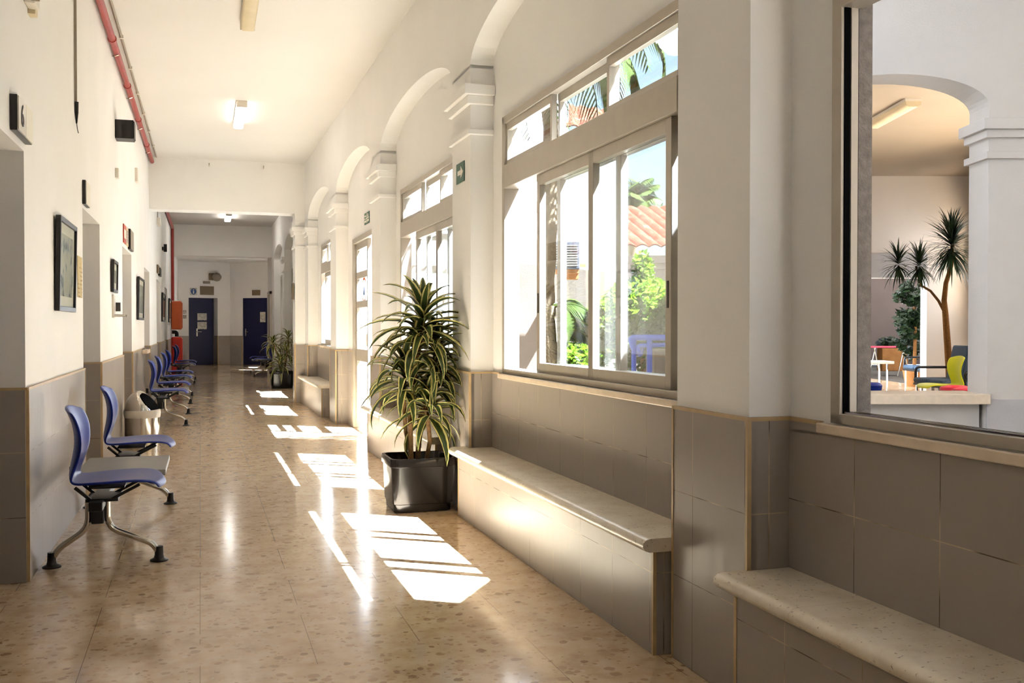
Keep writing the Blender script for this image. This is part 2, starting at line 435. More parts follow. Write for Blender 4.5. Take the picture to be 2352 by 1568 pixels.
# right wall: bays between pillars (FR)
PIL = [(-3.70, -3.21), (-.47, .02), (2.755, 3.245), (6.076, 6.54), (9.279, 9.766), (12.364, 12.90), (15.55, 16.05)]
WINZ0, WINZ1 = .915, 2.48
def zarch(y, y0, y1):
    c = (y0+y1)/2; a = (y1-y0)/2; u = max(-1, min(1, (y-c)/a)); return SPR+RISE*math.sqrt(max(0, 1-u*u))
def bay(b, y0, y1, hole=None, x0=DP, x1=DR_, xo=DO):
    N = 28
    ys = [y0+(y1-y0)*(.5-.5*math.cos(PI*k/N)) for k in range(N+1)]
    for k in range(N):                        # spandrel with its soffit
        za, zb = zarch(ys[k], y0, y1), zarch(ys[k+1], y0, y1)
        b.add([(x0, ys[k], za), (x0, ys[k+1], zb), (x0, ys[k+1], ZC), (x0, ys[k], ZC)], [(0, 1, 2, 3)])
        b.add([(x0, ys[k], za), (x0, ys[k+1], zb), (x1, ys[k+1], zb), (x1, ys[k], za)], [(0, 1, 2, 3)])
    e = .05
    if hole:
        h0, h1, z0, z1 = hole
        if z0 > 0: b.box(x1, xo, h0, h1, -.1, z0)
        b.box(x1, xo, h0, h1, z1, 4.1)
        b.box(x1, xo, y0-e, h0, -.1, 4.1); b.box(x1, xo, h1, y1+e, -.1, 4.1)
    else: b.box(x1, xo, y0-e, y1+e, -.1, 4.1)
b = MB()
HOLES = {0: (-2.97, -1.75, WINZ0, WINZ1), 1: (.24, 2.53, WINZ0, WINZ1), 2: (3.47, 5.85, WINZ0, WINZ1), 3: (6.78, 9.03, WINZ0, 2.45),
         4: (10.15, 11.93, 0, 2.24), 5: (13.2, 15.06, WINZ0, 2.42)}
for i in range(len(PIL)-1): bay(b, PIL[i][1], PIL[i+1][0], HOLES.get(i))
for p0, p1 in PIL: b.box(DP, DO, p0, p1, SPR-.02, ZC)
b.box(DP, DO, -6, -3.70, 0, ZC)
wr = struct(b.build('wall_right', 'paint', frame=FR, fix=False))
bpy.context.view_layer.update()
def capital(b, x0, y0, y1, x1, back=True, ysides=True):
    def ring(z0, z1, o): b.box(x0-o, x1, y0-(o if ysides else 0), y1+(o if ysides else 0), z0, z1)
    ring(2.655, 2.72, .05); ring(2.60, 2.655, .025); ring(2.41, 2.445, .022)
for i, (p0, p1) in enumerate(PIL[1:]):
    b = MB(); b.box(DP, DO, p0, p1, 0, SPR)
    pl = b.build('pillar', 'paint', parent=wr)
    b = MB(); capital(b, DP, p0, p1, DR_-.002); b.build('pillar_capital', 'paint', parent=pl, bevel=.004)
    b = MB(); b.box(DP-TT, DP+.02, p0-TT, p1+TT, 0, DT-.012)
    b.box(DP, DR_, p0-TT, p0+.02, 0, DT-.012); b.box(DP, DR_, p1-.02, p1+TT, 0, DT-.012)
    b.build('tile_cladding', 'dado_tile', parent=pl)
    b = MB(); b.box(DP-TT-.002, DR_, p0-TT-.002, p1+TT+.002, DT-.012, DT)
    for yy in (p0-TT-.003, p1+TT-.009): b.box(DP-TT-.003, DP-TT+.012, yy, yy+.012, 0, DT)
    b.build('dado_edging', 'beige_bead', parent=pl)
# recess dados
b = MB(); bead = MB()
for i in range(len(PIL)-1):
    y0, y1 = PIL[i][1], PIL[i+1][0]; h = HOLES.get(i)
    if i == 4:
        b.box(DR_-TT, DR_+.02, y0, h[0], 0, DT-.012); b.box(DR_-TT, DR_+.02, h[1], y1, 0, DT-.012)
        bead.box(DR_-TT-.002, DR_, y0, h[0], DT-.012, DT); bead.box(DR_-TT-.002, DR_, h[1], y1, DT-.012, DT)
        bead.box(DR_-TT-.003, DR_, h[1], h[1]+.012, 0, DT)
    elif h:
        b.box(DR_-TT, DR_+.02, y0, y1, 0, h[2]-.035)
        b.box(DR_-TT, DR_+.02, h[1]+.05, y1, .87, DT-.012); b.box(DR_-TT, DR_+.02, y0, h[0]-.05, .87, DT-.012)
        bead.box(DR_-TT-.002, DR_, h[1]+.05, y1, DT-.012, DT); bead.box(DR_-TT-.002, DR_, y0, h[0]-.05, DT-.012, DT)
    else: b.box(DR_-TT, DR_+.02, y0, y1, 0, DT-.012)
b.build('recess_tile', 'dado_tile_recess', parent=wr); bead.build('recess_edging', 'beige_bead', parent=wr)
b = MB(); y = -4.5
for i in range(0, 6):
    h = HOLES[i]; b.box(DO+.001, DO+.02, y, h[0]-.1, -.13, 4.1)
    b.box(DO+.001, DO+.02, h[0]-.1, h[1]+.1, h[3]+.02, 4.1)
    if h[2] > 0: b.box(DO+.001, DO+.02, h[0]-.1, h[1]+.1, -.13, h[2]-.02)
    y = h[1]+.1
b.box(DO+.001, DO+.02, y, 16.5, -.13, 4.1)
b.build('outer_bounce_absorber', 'absorber_dark', parent=wr)  # unseen dark slabs added to cut sunlight bounced onto the wing
# rough outside jambs of the first window
b = MB(); b.box(1.855, 1.902, 2.48, 2.56, WINZ0-.02, WINZ1); b.build('window_jamb_render', 'rough_render', parent=wr)

# end wall: beam, stub with capital, and the wall behind
b = MB()
b.box(-1.0, 2.4, SE, SE+.4, 2.98, ZC)                       # beam
b.box(1.43, 2.4, SE, SE+.4, 0, 2.98)
we = struct(b.build('wall_end', 'paint'))
b = MB()
for z0, z1, o in ((2.70, 2.77, .05), (2.645, 2.70, .025), (2.44, 2.475, .022)): b.box(1.43-o, 1.86, SE-o, SE+.4+o, z0, z1)
b.build('pilaster_capital', 'paint', parent=we, bevel=.004)
b = MB(); b.box(1.43-TT, 1.86, SE-TT, SE+.2, 0, DT); b.build('tile_cladding', 'dado_tile', parent=we)
b = MB(); b.box(1.43-TT-.004, 1.43+.004, SE-TT-.004, SE+.004, 0, DT+.02); b.build('dado_edging', 'beige_bead', parent=we)
for hx in (.16, .97):
    q = MB(); q.tube(arcpts([(0, 0, 0), (0, -.05, 0), (0, -.05, .04)], .02), .008)
    o = q.build('hook', 'steel', loc=(hx-.02, SE, 3.66)); tag(o, 'small metal hook on the white beam, %s one' % ('left' if hx < .5 else 'right'), 'hook')
# second corridor
P2 = [(16.4, 16.45), (19.1, 19.6), (22.2, 22.7), (25.3, 26.0)]
X2P, X2R, X2O = 1.75, 1.90, 2.04
b = MB()
for i in range(3):
    y0, y1 = P2[i][1], P2[i+1][0]
    bay(b, y0, y1, (y0+.25, y1-.25, WINZ0, 2.45), X2P, X2R, X2O)
for p0, p1 in P2[1:]: b.box(X2P, X2O, p0, p1, 0, ZC)
b.box(X2P+.02, X2O, 26.0, 28.0, 0, ZC); b.box(2.12, 2.3, 28, 29.4, 0, ZC); b.box(2.12, 2.3, 30.2, 34.5, 0, ZC); b.box(2.12, 2.3, 29.4, 30.2, 0, .95); b.box(2.12, 2.3, 29.4, 30.2, 1.9, ZC)  # small opening near the end is added, unseen, for daylight
w2 = struct(b.build('wall_right_far', 'paint', fix=False))
for p0, p1 in P2[1:3]:
    b = MB(); capital(b, X2P, p0, p1, X2R-.002); b.build('pillar_capital', 'paint', parent=w2)
b = MB()
for p0, p1 in P2[1:3]: b.box(X2P-TT, X2P+.02, p0-TT, p1+TT, 0, DT)
b.box(X2R-TT, X2R+.02, 16.4, 25.3, 0, WINZ0-.03); b.box(X2P-TT+.02, X2P+.05, 26.0, 28, 0, DT)
b.build('tile_dado', 'dado_tile', parent=w2)
# far beam and far angled walls
b = MB(); b.box(-1.1, 2.3, 26.3, 26.7, 2.98, ZC+.1); struct(b.build('wall_beam', 'paint'))
FA0, FA1, FA2 = Vector((-1.35, 31.9, 0)), Vector((.90, 32.8, 0)), Vector((2.3, 31.7, 0))
def facing(p, q):
    d = (q-p).normalized(); return math.atan2(d.y, d.x)
aA, aB = facing(FA0, FA1), facing(FA1, FA2)
class F2(Frame): pass
FFA = Frame(aA, FA0.x, FA0.y); FFB = Frame(aB, FA1.x, FA1.y)
LA, LBB = (FA1-FA0).length, (FA2-FA1).length
def wallA(L, o0, o1, name):
    b = MB(); b.box(-.05, o0, 0, .4, 0, 3.4); b.box(o1, L+.1, 0, .4, 0, 3.4); b.box(o0, o1, 0, .4, 2.1, 3.4); return b
dA0 = (-.31+1.35)/math.cos(aA)-.03; dA1 = dA0+.93
fa = struct(wallA(LA, dA0, dA1, '').build('wall_far_left', 'paint', frame=FFA))
b = MB(); b.box(0, dA0, -TT, .02, 0, DT); b.box(dA1, LA, -TT, .02, 0, DT); b.box(dA1-TT, dA1+.01, 0, .36, 0, DT); b.build('tile_dado', 'dado_tile', parent=fa)
b = MB(); b.box(dA1-.012, dA1+.012, -TT-.004, .002, 0, DT); b.build('dado_edging', 'beige_bead', parent=fa)
dB0 = .47; dB1 = dB0+1.0
fb = struct(wallA(LBB, dB0, dB1, '').build('wall_far_right', 'paint', frame=FFB))
b = MB(); b.box(0, dB0, -TT, .02, 0, DT); b.box(dB1, LBB, -TT, .02, 0, DT); b.build('tile_dado', 'dado_tile', parent=fb)
b = MB(); b.box(dB0-.02, dB0+.005, -TT-.004, .002, 0, DT); b.build('dado_edging', 'beige_bead', parent=fb)
def far_door(name, fr, x0, x1, y, hs):
    d = sempty(name, fr, ((x0+x1)/2, y, 0)); w = (x1-x0)/2
    q = MB(); q.box(-w, w, -.02, .02, -.01, 2.11); q.build('door_leaf', 'navy_door', parent=d)
    q = MB(); q.box(hs-.02, hs+.02, -.03, -.02, .9, 1.14); q.tube(arcpts([(hs, -.03, 1.04), (hs, -.07, 1.04), (hs+.13*(1 if hs < 0 else -1), -.07, 1.04)], .02), .011)
    q.build('door_handle', 'steel', parent=d, smooth=40); return d
d2 = far_door('door_2', FFA, dA0, dA1, .34, -.08)
d3 = far_door('door_3', FFB, dB0, dB1, .06, -.4)
# wall behind the camera
b = MB(); b.box(-3, 3, -6.2, -6, 0, ZC); struct(b.build('wall_back', 'paint'))

# ------------------------------------------------------------------ windows
def window(n, frame, y0, y1, z0, z1, xi, mull, sashes, detail=True, mids=True, X1=.085):
    w = sempty('window_%d' % n, frame, (xi, (y0+y1)/2, z0)); cy = (y0+y1)/2; hw = (y1-y0)/2; hh = z1-z0
    fw = .045; X0 = -.012
    q = MB(); q.box(X0, X1, -hw, -hw+fw, 0, hh); q.box(X0, X1, hw-fw, hw, 0, hh); q.box(X0, X1, -hw, hw, hh-fw, hh); q.box(X0, X1, -hw, hw, 0, .03)
    q.build('window_frame', 'aluminium', parent=w, bevel=.002)
    q = MB(); q.box(-.028, .0, -hw-.05, hw+.05, -.034, -.004); q.build('window_sill', 'sill_stone', parent=w, bevel=.004)
    if not mids: return w
    zr0, zr1 = hh-.44, hh-.30                 # mid rail
    q = MB(); q.box(X0-.006, X1, -hw+fw, hw-fw, zr0, zr1); q.build('transom_rail', 'aluminium', parent=w, bevel=.003)
    ms = [-hw+fw]+[m-cy for m in mull]+[hw-fw]
    for k in range(len(ms)-1):
        a, c = ms[k], ms[k+1]; off = .035 if k % 2 else .0
        q = MB(); s = .028
        q.box(off, off+.03, a, a+s, zr1, hh-fw); q.box(off, off+.03, c-s, c, zr1, hh-fw)
        q.box(off, off+.03, a+s, c-s, zr1, zr1+.03); q.box(off, off+.03, a+s, c-s, hh-fw-.045, hh-fw)
        t = q.build('transom_sash', 'aluminium', parent=w, bevel=.0015)
        q = MB(); q.box(off+.013, off+.017, a+s, c-s, zr1+.03, hh-fw-.045); q.build('pane', 'glass', parent=t)
    for k, (a, c, tr) in enumerate(sashes):
        a -= cy; c -= cy; off = .002 if tr == 0 else .045; s = .05; zt = zr0; zb = .03
        q = MB()
        q.box(off, off+.035, a, a+s, zb, zt); q.box(off, off+.035, c-s, c, zb, zt)
        q.box(off, off+.035, a+s, c-s, zb, zb+.055); q.box(off, off+.035, a+s, c-s, zt-.06, zt)
        t = q.build('window_sash', 'aluminium', parent=w, bevel=.002)
        q = MB(); q.box(off+.015, off+.019, a+s, c-s, zb+.055, zt-.06); q.build('pane', 'glass', parent=t)
        if tr == 0 and detail:
            yy = a+.026 if k % 2 else c-.026
            q = MB(); q.box(off-.003, off+.002, yy-.009, yy+.009, .36, .47); q.build('pull_recess', 'ink', parent=t, bevel=.004)
    return w
window(1, FR, 3.47, 5.85, .915, 2.48, DR_, [4.25, 4.99], [(4.43, 5.24, 0), (3.60, 4.47, 0), (4.20, 5.03, 1), (3.50, 4.24, 1)])
window(2, FR, 6.78, 9.03, .915, 2.45, DR_, [7.53, 8.17], [(7.62, 8.42, 0), (6.84, 7.66, 0), (7.42, 8.2, 1), (6.82, 7.46, 1)])
window(3, FR, 13.2, 15.06, .93, 2.42, DR_, [13.85, 14.45], [(13.95, 14.7, 0), (13.25, 14.0, 0), (13.8, 14.4, 1)])
window(10, FR, -2.97, -1.75, .915, 2.48, DR_, [-2.3], [(-2.9, -2.3, 0)])  # added window behind the camera, lets sun into the near end
w0 = window(4, FR, .24, 2.53, .915, 2.48, DR_, [], [], mids=False, X1=.03)
cy = (.24+2.53)/2; hw = (2.53-.24)/2
q = MB(); q.box(-.016, .06, -hw+.045, hw-.045, 1.215, 1.33); q.build('transom_rail', 'aluminium', parent=w0, bevel=.003)
q = MB(); q.box(-.002, .017, hw-.049, hw-.044, .03, 1.215); q.build('track_gap_shade', 'shade_black', parent=w0)  # black strip laid over the reveal stands in for shade in the gap
q = MB(); q.box(.02, .043, hw-.05, hw-.0, .02, 1.215); q.build('frame_lip', 'aluminium', parent=w0)
q = MB()
for xx in (.0, .018, .036): q.box(xx, xx+.005, -hw+.045, hw-.045, .03, .036)
q.build('sill_track', 'steel', parent=w0)
for i in range(3):
    y0, y1 = P2[i][1]+.25, P2[i+1][0]-.25
    window(5+i, FW, y0, y1, .915, 2.45, X2R, [y0+(y1-y0)*.36, y0+(y1-y0)*.68], [(y0+.06, y0+.9, 0), (y0+.86, y0+1.7, 0), (y0+.7, y0+1.4, 1)], False)

window(8, FW, 29.4, 30.2, .95, 1.9, 2.13, [], [], False, mids=False)  # added window, hidden from view, throws daylight on the far doors
# glazed door to the courtyard, two leaves, the near one ajar
d1 = sempty('door_1', FR, (DR_, 0, 0))
q = MB(); q.box(-.015, .09, 11.87, 11.93, 0, 2.24); q.box(-.015, .09, 10.15, 10.21, 0, 2.24); q.box(-.015, .09, 10.15, 11.93, 2.18, 2.24)
q.build('door_frame', 'aluminium', parent=d1, bevel=.003)
def leaf(ya, yb, name, swing=False):
    q = MB(); s = .06; X0, X1 = .02, .06; z = [.02, .10, .62, .74, 1.26, 1.36, 1.83, 1.93, 2.12, 2.18]
    q.box(X0, X1, ya, ya+s, .02, 2.18); q.box(X0, X1, yb-s, yb, .02, 2.18)
    rails = [(.02, .12), (.80, .94), (1.42, 1.50), (1.76, 1.84), (2.10, 2.18)]
    for a, c in rails: q.box(X0, X1, ya+s, yb-s, a, c)
    l = q.build('door_leaf', 'aluminium', parent=d1, bevel=.002)
    for (a, c), (e, f) in zip(rails, rails[1:]):
        g = MB(); g.box(.038, .042, ya+s, yb-s, c, e); g.build('pane', 'glass', parent=l)
    h = MB(); h.box(X0-.03, X0, ya+.015, ya+.045, .98, 1.12); h.build('door_lock', 'white_plastic', parent=l, bevel=.004)
    if swing:                                  # hinged on the near jamb, standing open to the courtyard
        M = Matrix.Translation((.05, ya, 0)) @ Matrix.Rotation(-PI/2, 4, 'Z') @ Matrix.Translation((-.05, -ya, 0))
        l.matrix_local = M
    return l
leaf(11.03, 11.87, 'l'); leaf(10.21, 11.03, 'r', True)
st = thing('door_sticker', 'round orange and blue sticker on the glass courtyard door', 'sticker', FR, (DR_+.034, 11.36, 1.62))
q = MB(); N = 28
vs = []; 
for k in range(N):
    a = 2*PI*k/N; vs += [(-.001, .15*math.cos(a), .15*math.sin(a)), (-.001, .115*math.cos(a), .115*math.sin(a))]
q.add(vs, [(2*k, 2*((k+1) % N), 2*((k+1) % N)+1, 2*k+1) for k in range(N)]); solidify(q.build('ring', 'ink_orange', parent=st), .002)
q = MB(); q.prism([(-.06, -.06), (.06, -.06), (0, .1)], 'x', -.002, 0); q.build('triangle', 'ink_blue', parent=st)

# ------------------------------------------------------------------ stone-topped benches
# the slabs and bases lap the pillar faces, so the parts behind the pillar line are notched by building them between the pillars
def bench2(label, p_near, p_far, y0, y1, g=None):
    t = thing('bench', label, 'bench', FR, (1.63, (y0+y1)/2, 0)); cy = (y0+y1)/2
    X = lambda x: x-1.63
    fp = DP-TT-.002                       # just clear of the pillar tiles
    a0, a1 = p_near+TT+.002, p_far-TT-.002      # between pillars
    b = MB()
    b.box(X(1.590), X(fp), y0-cy, y1-cy, 0, .385)
    b.box(X(fp), X(DR_-TT-.001), max(a0, y0)-cy, min(a1, y1)-cy, 0, .385)
    b.build('tiled_base', 'dado_tile_bench', parent=t)
    for yy in (y0-cy, y1-cy-.012):
        e = MB(); e.box(X(1.587), X(1.60), yy-.001, yy+.013, 0, .384); e.build('corner_edging', 'beige_bead', parent=t)
    xf = X(1.590)
    prof = [(X(fp), .385), (xf-.03, .385), (xf-.048, .391), (xf-.058, .405), (xf-.056, .42), (xf-.044, .431), (xf-.026, .435), (X(fp), .435)]
    b = MB()
    b.prism(prof, 'y', y0-cy-.03, y1-cy+.03)
    b.box(X(fp), X(DR_-TT-.001), max(a0, y0-.03)-cy, min(a1, y1+.03)-cy, .385, .435)
    b.build('stone_seat', 'bench_stone', parent=t, smooth=50)
bench2('nearest stone-topped tiled bench, under the wide open window at the right edge', PIL[1][1], PIL[2][0], .1, 2.72)
bench2('stone-topped tiled bench under the big sliding window, sunlit along its front edge', PIL[2][1], PIL[3][0], 3.29, 6.12)
bench2('stone-topped tiled bench behind the tall potted plant, beside the glass door', PIL[3][1], PIL[4][0], 6.75, 9.62)
bench2('small far stone-topped bench under the last narrow window', PIL[5][1], PIL[6][0], 13.3, 15.9)

# ------------------------------------------------------------------ linked chairs
def loft_shell(prof, nseg=12):
    b = MB(); vs = []; n = nseg+1
    for (x, z, w, dish, lean) in prof:
        for k in range(n):
            u = -1+2*k/nseg
            e = u*u
            vs.append((x+lean*e, u*w, z+dish*e))
    fs = [(i*n+k, i*n+k+1, (i+1)*n+k+1, (i+1)*n+k) for i in range(len(prof)-1) for k in range(nseg)]
    b.add(vs, fs); return b
SHELL = [(.505, .398, .170, .0, -.03), (.495, .416, .195, .0, -.02), (.465, .434, .212, .0, -.01), (.41, .441, .222, .004, 0), (.32, .436, .226, .012, 0),
         (.22, .428, .224, .016, 0), (.13, .423, .214, .016, 0), (.075, .422, .2, .014, .0), (.04, .432, .188, .008, .008), (.022, .455, .178, .0, .018), (.022, .49, .17, 0, .03),
         (.034, .54, .17, 0, .04), (.046, .60, .182, 0, .046), (.048, .66, .2, 0, .046), (.038, .72, .212, 0, .044), (.018, .77, .208, 0, .04), (.004, .796, .19, -.012, .036), (-.002, .806, .165, -.02, .034)]
def make_unit(label):
    t = thing('linked_chairs', label, 'chairs', FL, (-.72, 6.265, 0))
    for s in (-1, 1):
        cy = s*.86
        sh = loft_shell([(.052+x*.925, z, w, di, le) for x, z, w, di, le in SHELL])
        for i in range(len(sh.v)): v = sh.v[i]; sh.v[i] = (v[0], v[1]+cy, v[2])
        o = sh.build('seat_shell', 'blue_plastic', parent=t, smooth=60, fix=False); solidify(o, .014, 0); subsurf(o, 1)
        q = MB()
        q.box(.16, .33, cy-.11, cy+.11, .398, .408)
        for yy in (-.10, .10):
            q.bar((.27, cy+yy, .345), (.40, cy+yy, .412), .02, .014); q.bar((.17, cy+yy, .345), (.10, cy+yy, .408), .02, .014)
        q.box(.15, .30, cy-.12, cy+.12, .335, .35)
        q.build('seat_bracket', 'black_plastic', parent=t)
        ly = cy+ (.0)
        q = MB(); q.box(.165, .225, ly-.03, ly+.03, .21, .335); q.build('leg_collar', 'black_plastic', parent=t, bevel=.006)
        for nm, x0, x1 in (('f', .24, .485), ('b', .15, -.02)):
            sg = 1 if x1 > x0 else -1
            pts = arcpts([(x0, ly, .335), (x0, ly, .185), (x1-sg*.035, ly, .095), (x1, ly, .04)], .06, 6)
            q = MB(); q.tube(pts, .0155, 12); lg = q.build('leg', 'steel', parent=t, smooth=50)
            q = MB(); q.lathe([(.02, .075), (.022, .03), (.026, .016), (.045, .006), (.045, 0), (0, 0)], (x1, ly, 0), 18); q.build('foot', 'black_plastic', parent=lg, smooth=40)
    q = MB(); q.box(.17, .235, -1.06, 1.06, .30, .345); q.build('support_beam', 'black_plastic', parent=t, bevel=.006)
    q = MB(); q.box(.03, .50, -.33, .33, .362, .395); q.build('side_table', 'grey_laminate', parent=t, bevel=.006)
    q = MB(); q.box(.0, .03, -.34, -.31, .37, .43); q.box(.06, .09, -.33, .33, .345, .364); q.box(.36, .39, -.33, .33, .345, .364); q.build('table_bracket', 'black_plastic', parent=t)
    return t
u1 = make_unit('nearest pair of blue linked chairs with a grey side table, against the left wall')
UN = [(13.55, 'pair of blue linked chairs just beyond the shiny bin on the left wall'),
      (17.2, 'pair of blue linked chairs in the middle of the row, second pair beyond the bin'),
      (22.7, 'farthest pair of blue linked chairs on the left, in front of the red cabinets')]
for y, lab in UN:
    c = copy_tree(u1); c.location = FL.pt(-.72, y, 0); c['label'] = lab
c = copy_tree(u1); c.location = FW.pt(1.71, 25.2, 0); c.rotation_euler.z = PI; c['label'] = 'blue linked chairs half hidden behind the far potted plant, on the right'

# ------------------------------------------------------------------ bin
t = thing('trash_bin', 'shiny steel bin with domed swing lid and bag rim, beside the linked chairs', 'bin', FL, (-.61, 10.55, 0))
R_ = .165
q = MB(); q.lathe([(R_, 0), (R_, .36), (R_-.006, .365), (R_-.006, .33), (0, .33)], n=36); q.build('bin_body', 'chrome', parent=t, smooth=40)
q = MB(); q.lathe([(R_+.004, .30), (R_+.009, .345), (R_+.006, .372), (R_-.004, .374)], n=36); o = q.build('bag_rim', 'bag_plastic', parent=t, smooth=60); solidify(o, .003)
# dome cut by a tilted plane: opening faces the corridor
dv = MB(); N, M = 36, 12; R2 = R_
vs = []; nrm = Vector((.72, -.25, .65)).normalized(); cut = R2*.62
hd = .20
for i in range(M+1):
    th = PI/2*i/M
    for k in range(N):
        p = Vector((R2*math.cos(th)*math.cos(2*PI*k/N), R2*math.cos(th)*math.sin(2*PI*k/N), hd*math.sin(th)))
        d = p.dot(nrm)
        if d > cut: p = p-nrm*(d-cut)
        vs.append(p+Vector((0, 0, .372)))
dv.add(vs, [(i*N+k, i*N+(k+1) % N, (i+1)*N+(k+1) % N, (i+1)*N+k) for i in range(M) for k in range(N)])
dv.build('domed_lid', 'chrome', parent=t, smooth=35)
q = MB(); rr = math.sqrt(R2*R2-cut*cut)*.93
u = nrm.orthogonal().normalized(); w = nrm.cross(u); cc = nrm*(cut+.0015)+Vector((0, 0, .372+.008))
q.add([cc+(u*math.cos(2*PI*k/28)+w*math.sin(2*PI*k/28))*rr for k in range(28)], [tuple(range(28))]); solidify(q.build('opening', 'shade_black', parent=t), .002)  # dark disc on the closed lid stands for the shaded inside

# ------------------------------------------------------------------ plants
def leafstrip(b, base, az, el, L, w, droop, n=8, fold=.25, twist=0.):
    p = Vector(base); ang = el; st = L/n
    rows = []; side = Vector((-math.sin(az), math.cos(az), 0))
    for i in range(n+1):
        t = i/n
        wd = w*(min(1, .35+t*3.2) if t < .3 else 1)*max(.03, (1-((t-.25)/.75)**2.2) if t > .25 else 1)
        d = Vector((math.cos(az)*math.cos(ang), math.sin(az)*math.cos(ang), math.sin(ang)))
        nrm = side.cross(d)*-1
        sd = side*math.cos(twist*t)+nrm*math.sin(twist*t)
        lift = nrm*wd*fold
        rows.append((p-sd*wd/2+lift, p.copy(), p+sd*wd/2+lift, t))
        p = p+d*st; ang -= droop/n*(.4+1.2*t)
    vs = []; uv = []
    for a, m, c, t in rows: vs += [a, m, c]; uv += [(0, t), (.5, t), (1, t)]
    fs = []
    for i in range(n):
        for k in range(2): fs.append((i*3+k, i*3+k+1, (i+1)*3+k+1, (i+1)*3+k))
    b.add(vs, fs, 0, uv)
def head(b, c, n, L, w, rnd, droop=1.6, spread=.12, axis=(0, 0, 1), emin=-.5, emax=1.35):
    ax = Vector(axis).normalized()
    for k in range(n):
        t = k/n
        az = k*2.39996+rnd.uniform(-.3, .3)
        el = emin+(emax-emin)*t**.9+rnd.uniform(-.12, .12)
        Lk = L*rnd.uniform(.8, 1.12)*(.75+.25*math.sin(PI*min(1, t+.25)))
        base = Vector(c)+ax*(t-.7)*spread
        leafstrip(b, base, az, el, Lk, w*rnd.uniform(.8, 1.15), droop*rnd.uniform(.6, 1.3), twist=rnd.uniform(-.5, .5))
def rounded_rect(hx, hy, r, n=5):
    pts = []
    for cx, cy, a0 in ((hx-r, hy-r, 0), (-hx+r, hy-r, PI/2), (-hx+r, -hy+r, PI), (hx-r, -hy+r, 1.5*PI)):
        for k in range(n+1):
            a = a0+PI/2*k/n; pts.append((cx+r*math.cos(a), cy+r*math.sin(a)))
    return pts
def square_pot(t, hx, hy, h, mat='pot_black'):
    prof = [(0, .86, .03), (.0, .90, .05), (.10, .915, .06), (h*.17, .93, .07), (h*.18, .955, .07), (h*.86, .985, .065), (h*.865, 1.0, .06), (h*.985, 1.0, .06), (h, .985, .055), (h, .93, .05), (h*.8, .91, .05)]
    prof = [(0, .84), (h*.015, .885), (h*.15, .90), (h*.165, .935), (h*.84, .975), (h*.855, 1.02), (h*.975, 1.02), (h, 1.005), (h, .94), (h*.97, .925), (h*.80, .90)]
    b = MB(); rings = []
    for z, k in prof: rings.append([(x*k, y*k, z) for x, y in rounded_rect(hx, hy, .055)])
    n = len(rings[0]); vs = [p for r in rings for p in r]
    fs = [(i*n+k, i*n+(k+1) % n, (i+1)*n+(k+1) % n, (i+1)*n+k) for i in range(len(rings)-1) for k in range(n)]
    fs.append(tuple(range(n-1, -1, -1)))
    b.add(vs, fs); b.build('pot', mat, parent=t, smooth=40)
    b = MB(); b.add([(x*.91, y*.91, h*.82) for x, y in rounded_rect(hx, hy, .055)], [tuple(range(n))]); solidify(b.build('soil', 'soil', parent=t), .01)
rnd = random.Random(3)
t = thing('potted_plant', 'tall striped dracaena in a glossy black square pot at the end of the sunlit bench', 'plant', FR, (1.405, 6.47, 0))
square_pot(t, .212, .20, .35)
canes = [([(-.05, -.03, .27), (-.06, -.03, .6), (-.02, -.03, .95), (.03, -.03, 1.22)], .017),
         ([(.0, .02, .27), (.015, .02, .55), (.08, .02, .82), (.125, .0, 1.02)], .018),
         ([(.04, -.04, .27), (.07, -.05, .45), (.05, -.07, .6), (.03, -.08, .68)], .015),
         ([(-.02, .05, .27), (-.07, .06, .5), (-.09, .03, .76), (-.09, .0, .86)], .014)]
for p, r in canes:
    b = MB(); b.tube(p, r, 10); b.build('stem', 'cane', parent=t, smooth=50)
HEADS = [((.03, -.03, 1.25), 46, .44, .062, 1.35, .16), ((.125, 0, 1.05), 44, .38, .060, 2.0, .22), ((-.09, 0, .90), 38, .38, .058, 1.9, .2), ((.06, -.08, .70), 38, .38, .060, 2.0, .16), ((.0, -.02, 1.1), 26, .38, .062, 2.1, .14), ((.13, -.02, .84), 26, .36, .058, 2.4, .1)]
for c, n, L, w, dr, sp in HEADS:
    b = MB(); head(b, c, n, L, w, rnd, dr, sp); b.build('foliage', 'dracaena_leaf', parent=t, smooth=80, fix=False)
t = thing('potted_plant', 'smaller striped dracaena in a black tub beside the far white pilaster', 'plant', FW, (1.52, 19.95, 0))
square_pot(t, .22, .20, .33)
for p, r in [([(-.02, 0, .25), (-.06, 0, .6), (-.16, 0, .86)], .014), ([(.04, 0, .25), (.09, 0, .6), (.13, 0, .95)], .015), ([(0, -.05, .25), (-.02, -.06, .42)], .016)]:
    b = MB(); b.tube(p, r, 8); b.build('stem', 'cane', parent=t, smooth=50)
for c, n, L, w, dr, sp in [((-.17, 0, .88), 24, .34, .052, 2.2, .1), ((.13, 0, .98), 26, .32, .05, 2.0, .12), ((-.03, -.06, .46), 34, .40, .05, 2.0, .12), ((.1, .02, .72), 22, .3, .05, 2.2, .12)]:
    b = MB(); head(b, c, n, L, w, rnd, dr, sp); b.build('foliage', 'dracaena_leaf', parent=t, smooth=80, fix=False)

